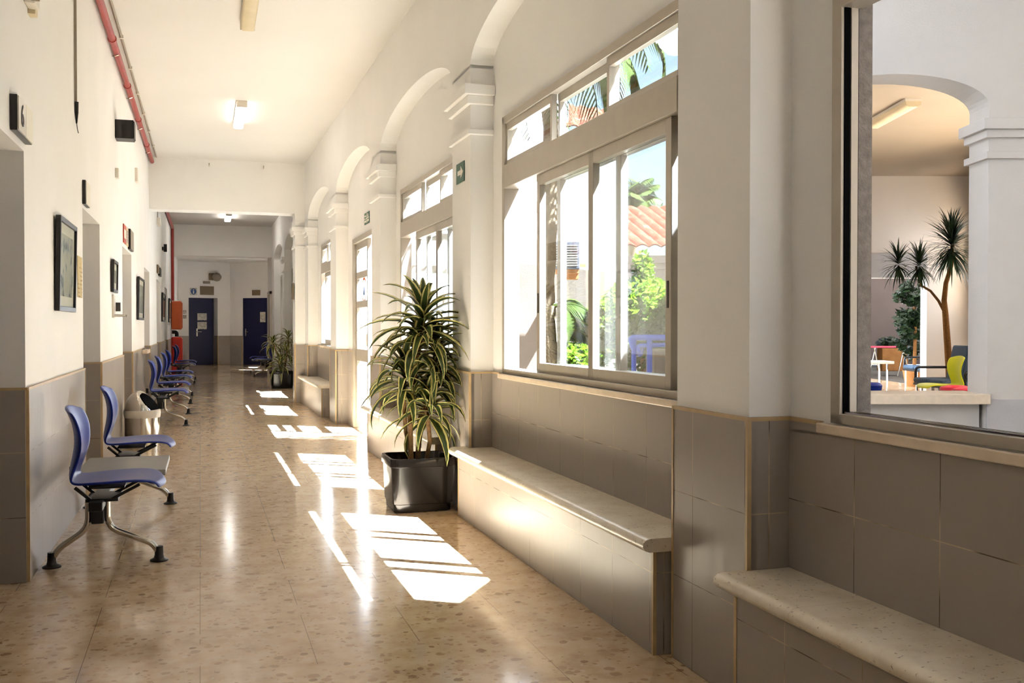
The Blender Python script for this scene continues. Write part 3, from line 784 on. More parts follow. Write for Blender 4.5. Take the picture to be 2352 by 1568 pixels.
# ------------------------------------------------------------------ things on the left wall
def wallthing(name, label, cat, y, z, d=DL, group=None): return thing(name, label, cat, FL, (d, y, z), 0, group)
def picture(y0, y1, z0, z1, label, th=.03, mat='picture_print', lean=.02):
    t = wallthing('picture_frame', label, 'picture', (y0+y1)/2, z0); w = (y1-y0)/2; h = z1-z0; f = .028
    q = MB(); q.box(.002, th, -w, -w+f, 0, h); q.box(.002, th, w-f, w, 0, h); q.box(.002, th, -w+f, w-f, 0, f); q.box(.002, th, -w+f, w-f, h-f, h)
    q.build('frame', 'frame_black', parent=t, bevel=.003)
    q = MB(); q.box(.004, th*.5, -w+f, w-f, f, h-f); q.build('mount', 'mount_board', parent=t)
    q = MB(); q.box(th*.5, th*.5+.002, -w+f+.07, w-f-.07, f+.06, h-f-.06); q.build('print', mat, parent=t)
    q = MB(); q.box(th*.75, th*.75+.002, -w+f, w-f, f, h-f); q.build('pane', 'picture_pane', parent=t)
    t.rotation_euler.y = lean
    return t
picture(6.06, 6.80, 1.29, 1.825, 'nearest black framed print with pale blue strokes, left wall')
picture(9.50, 9.95, 1.51, 1.80, 'small dark framed print above the clear dispenser')
picture(12.95, 14.0, 1.285, 1.815, 'long black framed print between two doorways, third along the left wall')
picture(20.0, 21.25, 1.30, 1.85, 'fourth dark framed print, above the far chairs on the left wall')
picture(23.6, 24.9, 1.30, 1.84, 'last dark framed print, next to the orange cabinet')
def plate(y0, y1, z0, z1, mat, label, name='sign_plate', cat='sign', th=.012, edge=None, d=DL):
    q = MB(); q.box(.0, th, -(y1-y0)/2, (y1-y0)/2, 0, z1-z0)
    o = q.build(name, mat, frame=FL, loc=(d+.001, (y0+y1)/2, z0), bevel=.002); return tag(o, label, cat)
t = wallthing('room_sign', 'framed room number sign over the nearest doorway', 'sign', 4.97, 2.055)
q = MB(); q.box(.002, .03, -.19, .19, 0, .155); q.build('backing', 'frame_black', parent=t)
q = MB(); q.box(.03, .036, -.185, -.0, .004, .151); q.build('number_panel', 'silver_plate', parent=t)
q = MB(); q.box(.03, .036, .004, .185, .004, .151); q.build('text_panel', 'sign_white', parent=t)
textmesh('6', .14, 'ink', 'number', t, (.0375, -.095, .075), (PI/2, 0, PI/2))
t = wallthing('room_sign', 'white sign with black edge over the second doorway', 'sign', 7.56, 2.045)
q = MB(); q.box(.002, .022, -.13, .13, 0, .165); q.build('backing', 'frame_black', parent=t)
q = MB(); q.box(.022, .027, -.12, .125, .004, .161); q.build('text_panel', 'sign_white', parent=t)
t = wallthing('room_sign', 'red and white sign beside a dark edged plate over the third doorway', 'sign', 11.55, 2.065)
q = MB(); q.box(.002, .012, -.62, -.32, 0, .19); q.build('red_panel', 'red_sign', parent=t)
q = MB(); q.box(.002, .012, -.30, .0, 0, .19); q.build('white_panel', 'cream_plate', parent=t)
q = MB(); q.box(.002, .03, .04, .5, -.02, .20); q.build('edge_panel', 'frame_black', parent=t)
q = MB(); q.box(.03, .034, .05, .5, -.015, .195); q.build('grey_panel', 'grey_plate', parent=t)
q = MB(); q.box(.012, .0135, -.26, -.05, .03, .16); q.build('print', 'paper_grey', parent=t)
q = MB(); q.box(.012, .0135, -.58, -.36, .05, .14); q.build('print', 'sign_white', parent=t)
t = wallthing('room_sign', 'small dark sign pair over the fifth doorway', 'sign', 18.75, 2.11)
q = MB(); q.box(.002, .03, -.55, -.05, .02, .16); q.build('dark_panel', 'brown_plate', parent=t)
q = MB(); q.box(.002, .04, .0, .55, 0, .14); q.build('edge_panel', 'frame_black', parent=t)
plate(7.12, 7.36, 1.395, 1.67, 'paper_cream', 'yellowed certificate sheet on the wall beside the second doorway', 'notice', 'notice', .004)
t = wallthing('soap_dispenser', 'clear plastic dispenser on the left wall under the small print', 'dispenser', 9.75, 1.29)
q = MB(); q.box(.0, .085, -.06, .06, .02, .19); q.build('housing', 'glass', parent=t, bevel=.006)
q = MB(); q.box(.0, .015, -.09, .09, -.01, .20); q.build('back_plate', 'white_plastic', parent=t, bevel=.004)
q = MB(); q.tube([(.045, 0, .05), (.045, 0, .13)], .022, 14); q.build('cartridge', 'ink', parent=t, smooth=40)
q = MB(); q.box(.01, .115, -.05, .05, .0, .022); q.build('push_lever', 'steel', parent=t, bevel=.004)
t = wallthing('speaker', 'black box loudspeaker high on the left wall', 'speaker', 10.17, 2.975)
q = MB(); q.box(.0, .165, -.10, .10, 0, .175); q.build('cabinet', 'black_plastic', parent=t, bevel=.004)
q = MB(); q.box(.165, .172, -.09, .09, .01, .165); q.build('grille', 'frame_black', parent=t)
q = MB(); q.box(-.0, .16, -.1035, -.10, .012, .165); q.build('side_panel', 'frame_black', parent=t)
t = wallthing('wall_cable', 'thin grey cable cover with black plug hanging on the near left wall', 'cable', 7.04, 2.5)
q = MB(); q.box(.001, .016, -.008, .008, .14, 1.25); q.build('cable_cover', 'grey_plate', parent=t)
q = MB(); q.tube([(.012, 0, .16), (.012, 0, .09), (.012, .0, .02)], [.014, .012, .005], 8); q.build('plug', 'black_plastic', parent=t, smooth=40)
q = MB(); q.tube([(.012, 0, .03), (.014, .02, -.01), (.016, .06, -.03)], .003, 6); q.build('wire', 'ink', parent=t)
t = wallthing('wall_box', 'beige junction box near the ceiling at the top left corner', 'box', 5.2, 2.70)
q = MB(); q.box(.0, .05, -.05, .09, .02, .5); q.build('box_body', 'white_plastic', parent=t, bevel=.006)
q = MB(); q.box(.0, .035, .06, .13, .0, .4); q.build('cover_tab', 'cream_plate', parent=t, bevel=.003)
q = MB(); q.box(.03, .07, -.07, -.04, .03, .12); q.build('clip', 'brown_plate', parent=t, bevel=.003)
for y, z, sz, lab in ((10.1, 2.60, .05, 'small white cover plate under the loudspeaker'), (12.9, 2.95, .09, 'white junction box just beyond the loudspeaker, below the pipe')):
    plate(y-sz, y+sz, z, z+sz*1.8, 'white_plastic', lab, 'cover_plate', 'cover', .03)
# pipes
t = thing('fire_pipe', 'red fire pipe with clamps along the top of the left wall', 'pipe', FL, (-.765, 8, 3.69))
q = MB(); q.tube([(0, -10, 0), (0, 8.6, 0)], .03, 14); q.build('pipe', 'red_pipe', parent=t, smooth=40)
for k in range(6):
    yy = -2.2+1.75*k
    q = MB(); q.tube([(0, yy-.025, 0), (0, yy+.025, 0)], .037, 14); q.build('coupling' if k % 3 == 1 else 'clamp_ring', 'red_pipe', parent=t, smooth=40)
    q = MB(); q.tube(arcpts([(.02, yy+.4, -.03), (-.015, yy+.4, -.045), (-.04, yy+.4, -.045)], .02), .006, 8); q.build('clamp', 'steel', parent=t)
t = thing('fire_pipe', 'dark red pipe beyond the beam, dropping to the orange cabinet', 'pipe', FL, (-.765, 16.5, 3.6))
q = MB(); q.tube(arcpts([(0, 0, 0), (0, 9.0, 0), (0, 9.0, -1.77)], .1), .036, 12); q.build('pipe', 'red_pipe', parent=t, smooth=40)
t = thing('ceiling_conduit', 'thin pale cable conduit along the ceiling corner beside the red pipe', 'conduit', FL, (-.70, 8, ZC-.012))
q = MB(); q.tube([(0, -10, 0), (0, 7.9, 0)], .011, 8); q.build('conduit', 'grey_plate', parent=t, smooth=40)
for k in range(10):
    q = MB(); q.box(-.018, .018, -3+k*1.1, -2.96+k*1.1, -.014, .012); q.build('clip', 'white_plastic', parent=t)
# ledge on dado + far wall gadgets
q = MB(); q.box(0, .08, -.45, .45, 0, .05); q.build('ledge_tmp', 'sill_stone'); bpy.data.objects.remove(bpy.data.objects['ledge_tmp'])
q = MB(); q.box(.013, .08, -.35, .35, 0, .05); tag(q.build('wall_ledge', 'sill_stone', frame=FL, loc=(DL, 14.15, .845), bevel=.006), 'small stone ledge on the dado above the second pair of chairs', 'ledge')
t = wallthing('emergency_light', 'white emergency light hanging just beyond the beam on the left wall', 'light', 18.6, 2.98)
q = MB(); q.box(0, .06, -.2, .2, 0, .12); q.build('housing', 'white_plastic', parent=t, bevel=.006)
q = MB(); q.box(.0, .012, -.02, .02, .12, .5); q.build('cable_cover', 'grey_plate', parent=t)
t = wallthing('wall_bracket', 'small black bracket on the left wall beyond the beam', 'bracket', 20.6, 2.66)
q = MB(); q.box(0, .03, -.12, .12, .03, .09); q.box(.03, .09, -.02, .02, 0, .15); q.build('bracket', 'black_plastic', parent=t)
# hose cabinet and red box by the far end
def redbox(z0, h, mat, label, y):
    t = thing('fire_cabinet', label, 'cabinet', FL, (DL, y, z0))
    q = MB(); q.box(0.013, .25, -.35, .35, 0, h); q.build('cabinet_body', mat, parent=t, bevel=.03)
    q = MB(); q.box(.25, .262, -.32, .32, .04, h-.04); q.build('cabinet_door', mat, parent=t, bevel=.006)
    return t
redbox(1.13, .69, 'orange_red', 'upper orange fire cabinet on the wall by the far left door', 25.75)
redbox(.0, .95, 'red_metal', 'lower red fire cabinet standing below the orange one', 25.75)
t = thing('hose_valve', 'black hose valve between the two red cabinets', 'valve', FL, (DL, 25.6, .96))
q = MB(); q.tube(arcpts([(0.02, 0, .11), (.13, 0, .11), (.13, 0, .0)], .05), .045, 12); q.build('valve', 'black_plastic', parent=t, smooth=40)

# ------------------------------------------------------------------ exit signs on the right
t = thing('exit_sign', 'green sign with a white arrow on the pillar above the plant', 'sign', FR, (DP, 6.315, 2.14))
q = MB(); q.box(-.006, -.001, -.10, .10, 0, .13); q.build('sign_board', 'green_sign', parent=t)
q = MB(); q.prism([(.06, .05), (-.02, .05), (-.02, .025), (-.075, .065), (-.02, .105), (-.02, .08), (.06, .08)], 'x', -.008, -.006); q.build('arrow', 'sign_white', parent=t)
t = thing('exit_sign', 'green exit sign with running figure above the glass door', 'sign', FR, (DR_, 10.93, 2.33))
q = MB(); q.box(-.006, -.001, -.165, .165, 0, .125); q.build('sign_board', 'green_sign', parent=t)
q = MB(); q.box(-.008, -.006, -.02, .0, .008, .117); q.box(-.008, -.006, -.15, .15, .056, .066); q.build('divider', 'sign_white', parent=t)
q = MB(); q.prism([(.14, .085), (.08, .085), (.08, .075), (.045, .09), (.08, .108), (.08, .098), (.14, .098)], 'x', -.008, -.006); q.build('arrow', 'sign_white', parent=t)
q = MB(); q.lathe([(0, -.008), (.008, -.006), (0, 0)], (-.006, -.08, .11), 8); q.prism([(-.05, .07), (-.07, .07), (-.085, .085), (-.1, .07), (-.11, .075), (-.095, .1), (-.07, .1)], 'x', -.008, -.006); q.build('running_figure', 'sign_white', parent=t)
q = MB(); q.box(-.008, -.006, .03, .14, .02, .045); q.box(-.008, -.006, -.14, -.04, .02, .045); q.build('text_block', 'sign_white', parent=t)

# ------------------------------------------------------------------ signs by the far doors
def fplate(fr, x0, x1, z0, z1, mat, label, name='sign_plate', cat='sign', y=-.013):
    q = MB(); q.box(-(x1-x0)/2, (x1-x0)/2, -.012, 0, 0, z1-z0); o = q.build(name, mat, frame=fr, loc=((x0+x1)/2, y, z0)); return tag(o, label, cat)
t = thing('information_sign', 'white sign with a round blue letter i over the far left door', 'sign', FFA, (dA0+.15, 0, 2.18))
q = MB(); q.box(-.11, .11, -.012, 0, 0, .22); q.build('sign_board', 'paper_white', parent=t)
q = MB(); q.prism([(.085*math.cos(k*PI/10), .11+.095*math.sin(k*PI/10)) for k in range(20)], 'y', -.016, -.012); q.build('blue_disc', 'ink_blue', parent=t)
q = MB(); q.box(-.018, .018, -.019, -.016, .04, .13); q.box(-.018, .018, -.019, -.016, .145, .175); q.build('letter', 'sign_white', parent=t)
fplate(FFA, dA0+.36, dA0+.80, 2.19, 2.46, 'brown_plate', 'brown name plate over the far left door')
fplate(FFA, dA0+.45, dA0+.68, 2.54, 2.62, 'grey_plate', 'narrow grey label under the round far light')
fplate(FFA, dA0-.25, dA0-.08, 1.45, 1.56, 'paper_grey', 'lower pinkish notice left of the far left door', 'notice', 'notice')
fplate(FFA, dA0-.25, dA0-.08, 1.60, 1.71, 'paper_white', 'upper pale notice left of the far left door', 'notice', 'notice')
fplate(FFB, dB0+.38, dB0+.68, 2.18, 2.35, 'brown_plate', 'brown name plate over the far right door')
fplate(FFA, dA0+.40, dA0+.70, 1.40, 1.62, 'paper_white', 'upper sheet of paper on the far left navy door', 'notice', 'notice', y=.318)
fplate(FFA, dA0+.40, dA0+.70, 1.12, 1.35, 'paper_white', 'lower sheet of paper on the far left navy door', 'notice', 'notice', y=.318)
fplate(FFB, dB0+.64, dB0+.84, 1.34, 1.66, 'paper_white', 'narrow sheet of paper on the far right navy door', 'notice', 'notice', y=.038)
t = thing('wall_light', 'round glass wall light over the far left door', 'light', FFA, (dA0+.84, 0, 2.75))
q = MB(); q.lathe([(0, -.14), (.08, -.115), (.135, -.04), (.14, 0), (.135, .04), (.08, .115), (0, .14)], (0, -.16, 0), 20); q.build('globe', 'grey_plate', parent=t, smooth=60)
q = MB(); q.box(-.2, -.06, -.1, 0, -.1, .12); q.build('bracket', 'brown_plate', parent=t, bevel=.01)
# door frames on the far right side wall
t = sempty('door_10', FW, (X2P+.02, 26.9, 0))
q = MB(); q.box(-.02, .01, -.42, .42, 0, 2.05); q.build('door_leaf', 'brown_plate', parent=t)
q = MB(); q.box(-.06, .01, -.5, -.42, 0, 2.12); q.box(-.06, .01, .42, .5, 0, 2.12); q.box(-.06, .01, -.5, .5, 2.05, 2.12); q.build('door_frame', 'door_white', parent=t)
q = MB(); q.box(-.02, -.001, -.12, .12, -.13, .13); tag(q.build('sign_plate', 'brown_plate', frame=FW, loc=(1.43-TT, SE+.2, 1.76)), 'small brown sign on the inner edge of the white pilaster', 'sign')

# ------------------------------------------------------------------ ceiling lamps
def lamp(x, y, L, wd, lit, label):
    t = thing('ceiling_lamp', label, 'lamp', FL, (x, y, ZC))
    q = MB(); q.box(-wd/2, wd/2, -L/2, L/2, -.03, 0); q.box(-wd/2, wd/2, -L/2-.012, -L/2, -.075, 0); q.box(-wd/2, wd/2, L/2, L/2+.012, -.075, 0)
    q.build('lamp_base', 'white_plastic', parent=t, bevel=.003)
    prof = [(-wd/2, -.03), (-wd/2+.004, -.065), (-wd/2+.02, -.082), (wd/2-.02, -.082), (wd/2-.004, -.065), (wd/2, -.03)]
    q = MB(); q.prism(prof, 'y', -L/2, L/2); q.build('diffuser', ('lamp_glow' if lit == 1 else 'lamp_glow_bright') if lit else 'cream_plate', parent=t, smooth=50)
lamp(.40, 12.35, 1.25, .12, True, 'lit ceiling lamp in the middle of the corridor')
lamp(.345, 8.05, 1.25, .12, False, 'unlit ceiling lamp at the top edge, nearest one')
lamp(.50, 23.9, 1.25, .14, 2, 'small lit ceiling lamp in the far corridor beyond the beam')

# ================================================================== outside, seen through the windows
b = MB(); b.box(2.0, 60, -30, 60, -.25, -.13); g = b.build('ground', 'paving'); struct(g)
# added canopy, out of view, keeps sun off the nearest window
b = MB(); b.box(DO+.02, 4.0, -.55, 2.35, 3.0, 3.15)
o = b.build('shade_canopy', 'outdoor_plaster', frame=FR); tag(o, 'added flat white canopy blocking the sun outside the nearest window', 'canopy')

def toFC(p): return (p.x*math.cos(PSI)-p.y*math.sin(PSI), p.x*math.sin(PSI)+p.y*math.cos(PSI))
b = MB(); b.prism([toFC(FR.pt(3.6, -.1)), toFC(FR.pt(2.75, 2.32)), toFC(FR.pt(3.6, 3.53)), (2.1, 7.44), (9.5, 7.44), (9.5, -.5)], 'z', 3.95, 4.1)  # added unseen slab: shades the wing, trims the sun patch corner
o = b.build('porch_shade_roof', 'outdoor_plaster', frame=FC); tag(o, 'added flat roof, out of view, shading the porch before the arched wing', 'roof')

b = MB(); b.box(9.4, 9.6, -.5, 7.4, -.13, 3.95); b.box(2.7, 9.4, -.7, -.5, -.13, 3.95); struct(b.build('wall_porch_shade', 'outdoor_plaster', frame=FC))  # added unseen walls that keep sunlit ground from brightening the wing

def rooftiles(b, p0, ux, dn, L, S, per=.22, amp=.05):
    # corrugated tile sheet: p0 ridge corner, ux along ridge, dn down the slope
    n = int(L/per)*6; p0, ux, dn = Vector(p0), Vector(ux).normalized(), Vector(dn).normalized(); nr = ux.cross(dn)
    if nr.z < 0: nr = -nr
    rows = 14; vs = []
    for j in range(rows+1):
        for k in range(n+1):
            x = L*k/n; ph = (x/per) % 1
            h = amp*abs(math.sin(PI*ph)) if int(x/per) % 1 == 0 else 0
            vs.append(p0+ux*x+dn*(S*j/rows)+nr*(h+.012*(j % 2)))
    b.add(vs, [(j*(n+1)+k, j*(n+1)+k+1, (j+1)*(n+1)+k+1, (j+1)*(n+1)+k) for j in range(rows) for k in range(n)])

# tall white wing closing the courtyard
t = thing('building', 'tall white building straight beyond the big window, sunlit', 'building', FW, (4.6, 18.2, -.13))
q = MB(); q.box(-2.1, 2.25, 0, 6, 0, 9.5); q.build('wall', 'outdoor_plaster', parent=t)
q = MB()
for z in (3.75, 4.35): q.box(-2.1, 2.3, -.08, 0, z, z+.07)
q.box(-2.1, 2.35, -.2, 0, 3.0, 3.12); q.build('cornice', 'outdoor_plaster', parent=t)
t = thing('building', 'white house with tiled roof edge behind the palm, beyond the window mullions', 'building', FC, (2.9, 19.5, -.13))
X = lambda u, d=19.5: (u-1176)/FPX*d
q = MB(); q.box(X(1306)-2.9, X(1418)-2.9, 0, 3, 0, 5.05); q.build('wall', 'outdoor_plaster', parent=t)
q = MB(); rooftiles(q, (X(1270)-2.9, 1.3, 5.95), (1, 0, -.13), (0, -1.6, -.75), X(1440)-X(1270), 1.8, .26, .06)
solidify(q.build('roof', 'roof_tile', parent=t, fix=False), .03)
q = MB(); q.box(X(1330)-2.9, X(1345)-2.9, -.06, 0, 2.5, 2.56); q.box(X(1328)-2.9, X(1346)-2.9, -.06, 0, 2.34, 2.38); q.box(X(1328)-2.9, X(1346)-2.9, -.06, 0, 2.25, 2.29); q.build('vent', 'terracotta', parent=t)
# house with tiled roof
t = thing('building', 'low house with terracotta tile roof and pink wall beyond the bush', 'building', FC, (5.0, 24.5, -.13), .0)
X = lambda u, d=24.5: (u-1176)/FPX*d-5.0
q = MB(); q.box(X(1400), X(1950), 0, 5, 0, 3.05); q.build('wall', 'pink_wall', parent=t)
q = MB(); q.box(X(1400), X(1960), -.25, .1, 2.88, 3.06); q.box(X(1400), X(1960), -.12, .1, 2.74, 2.88); q.build('cornice', 'pink_wall', parent=t)
q = MB(); n = int((X(1960)-X(1395))/.30)
sk = -.55
rooftiles(q, (X(1395)-.9, 1.6, 4.42), (1, 0, 0), (.95, -2.1, -1.18), X(1960)-X(1395)+.9, 2.58, .30, .075)
solidify(q.build('roof', 'roof_tile', parent=t, fix=False), .03)
# ac unit, garden wall
t = thing('air_conditioner', 'grey outdoor air conditioning unit on the white wall', 'air conditioner', FC, ((1291-1176)/FPX*15.45, 15.45, 1.2+(750-620)/FPX*15.45))
q = MB(); q.box(-.255, .255, -.25, .1, 0, .42); q.build('casing', 'ac_grey', parent=t, bevel=.01)
q = MB()
for k in range(9): q.box(-.22, .22, -.256, -.25, .05+k*.038, .06+k*.038)
q.build('grille', 'grey_plate', parent=t)
q = MB(); q.box(-.25, .25, -.2, .12, -.06, 0); q.box(-.02, .25, -.05, .25, -.14, -.06); q.build('support', 'terracotta', parent=t)
t = thing('garden_wall', 'pale stained garden wall behind the fronds in the courtyard', 'wall', FC, (1.9, 15.8, -.13))
q = MB()
q.prism([(-2.0, 0), (1.0, 0), (1.0, 1.9), (-.4, 2.05), (-.4, 2.2), (-2.0, 2.35)], 'y', 0, .4); q.build('wall', 'garden_wall', parent=t)
t = thing('garden_wall', 'low pale kerb wall in front of the orange bush', 'wall', FC, (2.3, 11.0, -.13))
q = MB(); q.box(-2.2, .9, 0, .3, 0, .62); q.build('wall', 'garden_wall', parent=t)

def frond(b, base, az, el, L, droop, rnd, n=26, leafL=.42, w=.022, lobes=1.0):
    p = Vector(base); ang = el; st = L/n; side = Vector((-math.sin(az), math.cos(az), 0)); pts = []
    for i in range(n+1):
        d = Vector((math.cos(az)*math.cos(ang), math.sin(az)*math.cos(ang), math.sin(ang))); pts.append((p.copy(), d))
        p = p+d*st; ang -= droop/n*(.5+t_i(i, n))
    b.tube([q[0] for q in pts[::3]], [.016*(1-.8*k/len(pts[::3])) for k in range(len(pts[::3]))], 5)
    for i in range(4, n):
        p, d = pts[i]; t = i/n; Lk = leafL*math.sin(PI*min(1, .25+.72*t))*rnd.uniform(.9, 1.1)
        for s in (-1, 1):
            dr = (d*.75+side*s*.9+Vector((0, 0, -.35))).normalized()
            u = dr.cross(Vector((0, 0, 1))).normalized(); m = p+dr*Lk*.5+Vector((0, 0, -.02)); e = p+dr*Lk+Vector((0, 0, -.14*Lk/.4))
            b.add([p-u*w/2, p+u*w/2, m+u*w/2, e, m-u*w/2], [(0, 1, 2, 4), (4, 2, 3)], 0, [(0, 0), (1, 0), (1, .5), (.5, 1), (0, .5)])
def t_i(i, n): return i/n
def palm(label, lat, dep, zc, trunk_r, nf, L, seed, leafL=.42, emin=-.6, emax=1.2, z0=-.13, w=.022, droop=1.9, az0=None):
    rnd = random.Random(seed); t = thing('palm_tree', label, 'palm', FC, (lat, dep, z0)); h = zc-z0
    b = MB(); n = 24; b.tube([(0.02*math.sin(k*.5), 0, h*k/n) for k in range(n+1)], [trunk_r*(1.08 if k % 2 else .95) for k in range(n+1)], 10); b.build('trunk', 'palm_trunk', parent=t, smooth=50)
    b = MB()
    for k in range(nf):
        frond(b, (0, 0, h), (k*2.4 if az0 is None else az0+k*.45)+rnd.uniform(-.2, .2), emin+(emax-emin)*(k/nf)+rnd.uniform(-.1, .1), L*rnd.uniform(.85, 1.1), droop*rnd.uniform(.8, 1.2), rnd, leafL=leafL, w=w)
    b.build('fronds', 'palm_leaf', parent=t, fix=False); return t
palm('tall palm close outside the big window, fronds against the sky', (1262-1176)/FPX*9.5, 9.5, 4.15, .075, 24, 1.55, 2, emin=-.5, emax=1.1, droop=2.3)
palm('distant palm crown behind the tiled roof', (1455-1176)/FPX*34, 34, 5.55, .22, 30, 1.0, 5, leafL=.6, w=.07, emin=-.6, emax=1.5, droop=1.2)
palm('low palm with dark drooping fronds inside the courtyard', (1272-1176)/FPX*7.6, 7.6, 1.36, .03, 4, .46, 9, leafL=.24, w=.014, emin=.1, emax=.6, droop=2.6, az0=-.7)
def bush(b, c, r, n, size, rnd, squash=(1, 1, 1)):
    for k in range(n):
        v = Vector((rnd.gauss(0, 1), rnd.gauss(0, 1), rnd.gauss(0, 1))).normalized()*(rnd.random()**.35)
        p = Vector(c)+Vector((v.x*r*squash[0], v.y*r*squash[1], v.z*r*squash[2]))
        d = Vector((rnd.gauss(0, 1), rnd.gauss(0, 1), rnd.gauss(0, .6))).normalized(); u = d.orthogonal().normalized()
        s = size*rnd.uniform(.6, 1.3)
        b.add([p-d*s, p+u*s*.45, p+d*s, p-u*s*.45], [(0, 1, 2, 3)], 0, [(.5, 0), (1, .5), (.5, 1), (0, .5)])
def tree(label, lat, dep, blobs, mat, trunk, size, seed, name='bush', z0=-.13):
    rnd = random.Random(seed); t = thing(name, label, 'tree' if name == 'tree' else 'bush', FC, (lat, dep, z0))
    b = MB()
    for c, r, n, sq in blobs: bush(b, c, r, n, size, rnd, sq)
    b.build('foliage', mat, parent=t, fix=False)
    b = MB(); b.tube([(0, 0, 0), (.03, 0, trunk*.5), (0, 0, trunk)], [.05, .04, .03], 8); b.build('trunk', 'wood_trunk', parent=t, smooth=40)
    return t
D = 12.0; X = lambda u: (u-1176)/FPX*D
tree('bright green orange tree in the courtyard behind the blue railing', X(1475), D,
     [((0, 0, 1.55), .52, 2600, (1, .8, .75)), ((-.38, 0, 1.35), .40, 1500, (1, .8, .8)), ((.42, 0, 1.4), .45, 1700, (1, .8, .9)), ((.0, 0, 2.0), .22, 420, (.6, .6, 1.1)), ((.6, .2, 1.2), .4, 900, (1, 1, 1)), ((-.62, .1, 1.1), .25, 500, (1, 1, 1.2)), ((-.1, 0, 1.1), .5, 1500, (1.2, .8, .6))], 'orange_leaf', 1.1, .05, 4, 'tree')
tree('low garden shrubs at the foot of the blue railing', (1470-1176)/FPX*9.6, 9.6,
     [((-.2, 0, .45), .3, 700, (1.2, .8, .8)), ((.25, 0, .4), .28, 600, (1.2, .8, .8))], 'garden_leaf', .3, .06, 6, 'shrub')
tree('spreading courtyard shrub behind the open window sashes', (1320-1176)/FPX*10.6, 10.6,
     [((0, 0, .9), .35, 900, (1, .8, .7))], 'orange_leaf', .7, .05, 8, 'shrub')
# blue railing
t = thing('railing', 'blue tubular ramp railing outside the big window', 'railing', FC, ((1500-1176)/FPX*8.5, 8.5, -.13))
D = 8.5; X = lambda u: (u-1500)/FPX*D; Zp = lambda v: 1.33-(v-750)/FPX*D
def rail(u0, u1, v0, r, ret, dy=0, v1=None):
    q = MB(); q.tube(arcpts([(X(u0)+.03, dy, Zp(v0)-.09 if ret else Zp(v0)), (X(u0), dy, Zp(v0)), (X(u1), dy, Zp(v1 or v0))], .04), r, 10); q.build('rail', 'rail_blue', parent=t, smooth=50)
rail(1447, 1720, 775, .026, True); rail(1472, 1720, 795, .02, True, .25, 788); rail(1448, 1720, 866, .016, False)
for u, r in ((1456, .022), (1492, .024), (1600, .022), (1700, .022)):
    q = MB(); q.tube([(X(u), 0, 0), (X(u), 0, Zp(778))], r, 10); q.build('post', 'rail_blue', parent=t, smooth=50)
q = MB(); q.tube([(X(1457), 0, Zp(812)), (X(1476), 0, Zp(812)), (X(1476), 0, Zp(800))], .008, 6); q.build('bracket', 'rail_blue', parent=t)
t = thing('post', 'pale yellow pointed garden post beside the railing', 'post', FC, ((1424-1176)/FPX*9.4, 9.4, -.13))
q = MB(); q.lathe([(.028, 0), (.03, .78), (.024, .9), (.008, .96), (0, .97)], n=12); q.build('post', 'yellow_post', parent=t, smooth=50)
t = thing('planter_box', 'pale stone planter block behind the blue railing', 'planter', FC, ((1545-1176)/FPX*10.2, 10.2, -.13))
q = MB(); q.box(-.22, .5, -.2, .4, 0, 1.1); q.build('block', 'garden_wall', parent=t, bevel=.02)
q = MB(); q.box(.02, .4, -.21, -.2, .3, .9); q.build('dark_panel', 'green_sign', parent=t)
D = 9.0; X = lambda u: (u-1553)/FPX*D
t = thing('globe_lamp', 'white globe street lamp at the top right corner of the big window', 'lamp', FC, ((1553-1176)/FPX*D, D, -.13))
gz = CH+(750-85)/FPX*D+.13
q = MB(); q.lathe([(0, -.18), (.09, -.157), (.157, -.09), (.18, 0), (.157, .09), (.09, .157), (.07, .17), (.07, .2), (0, .2)], (0, 0, gz), n=20); q.build('globe', 'globe_white', parent=t, smooth=60)
q = MB(); q.tube(arcpts([(0, 0, gz+.19), (0, 0, gz+.3), (X(1640), 0, gz+.3), (X(1640), 0, 0)], .1), .035, 10); q.build('lamp_post', 'aluminium', parent=t, smooth=50)

# ------------------------------------------------------------------ the wing across the porch (camera-square frame)
D0 = 7.5; LX = lambda u, d=D0: (u-1176)/FPX*d; LZ = lambda v, d=D0: CH-(v-750)/FPX*d
la, lb = LX(1850), LX(2268)       # arch opening
wz = LZ(905)
b = MB(); N = 26; TH_ = .32
ztop = 3.9; rt = lb+2.6
def za(x): u = max(-1, min(1, (x-(la+lb)/2)/((lb-la)/2))); return 2.86+.235*math.sqrt(max(0, 1-u*u))
xs = [la+(lb-la)*(.5-.5*math.cos(PI*k/N)) for k in range(N+1)]
for k in range(N):
    a0, a1 = xs[k], xs[k+1]; z0, z1 = za(a0), za(a1)
    b.add([(a0, D0, z0), (a1, D0, z1), (a1, D0, ztop), (a0, D0, ztop)], [(0, 1, 2, 3)])
    b.add([(a0, D0+TH_, z0), (a1, D0+TH_, z1), (a1, D0+TH_, ztop), (a0, D0+TH_, ztop)], [(0, 1, 2, 3)])
    b.add([(a0, D0, z0), (a1, D0, z1), (a1, D0+TH_, z1), (a0, D0+TH_, z0)], [(0, 1, 2, 3)])
b.box(lb, rt, D0, D0+TH_, -.13, ztop); b.box(la-.1, la, D0, D0+TH_, -.13, ztop)
ww = struct(b.build('wall_wing', 'wing_plaster', frame=FC, fix=False))
q = MB(); q.box(la, lb-.03, D0+.06, D0+TH_, -.13, wz-.07); q.build('parapet', 'wing_plaster', parent=ww)
q = MB(); q.box(la-.0, lb+.015, D0-.03, D0+TH_+.1, wz-.075, wz); q.build('parapet_sill', 'sill_stone', parent=ww, bevel=.004)
q = MB(); q.box(lb-.001, rt, D0-.006, D0+.02, -.13, LZ(917)); q.build('painted_dado', 'grey_paint_wall', parent=ww)
q = MB()
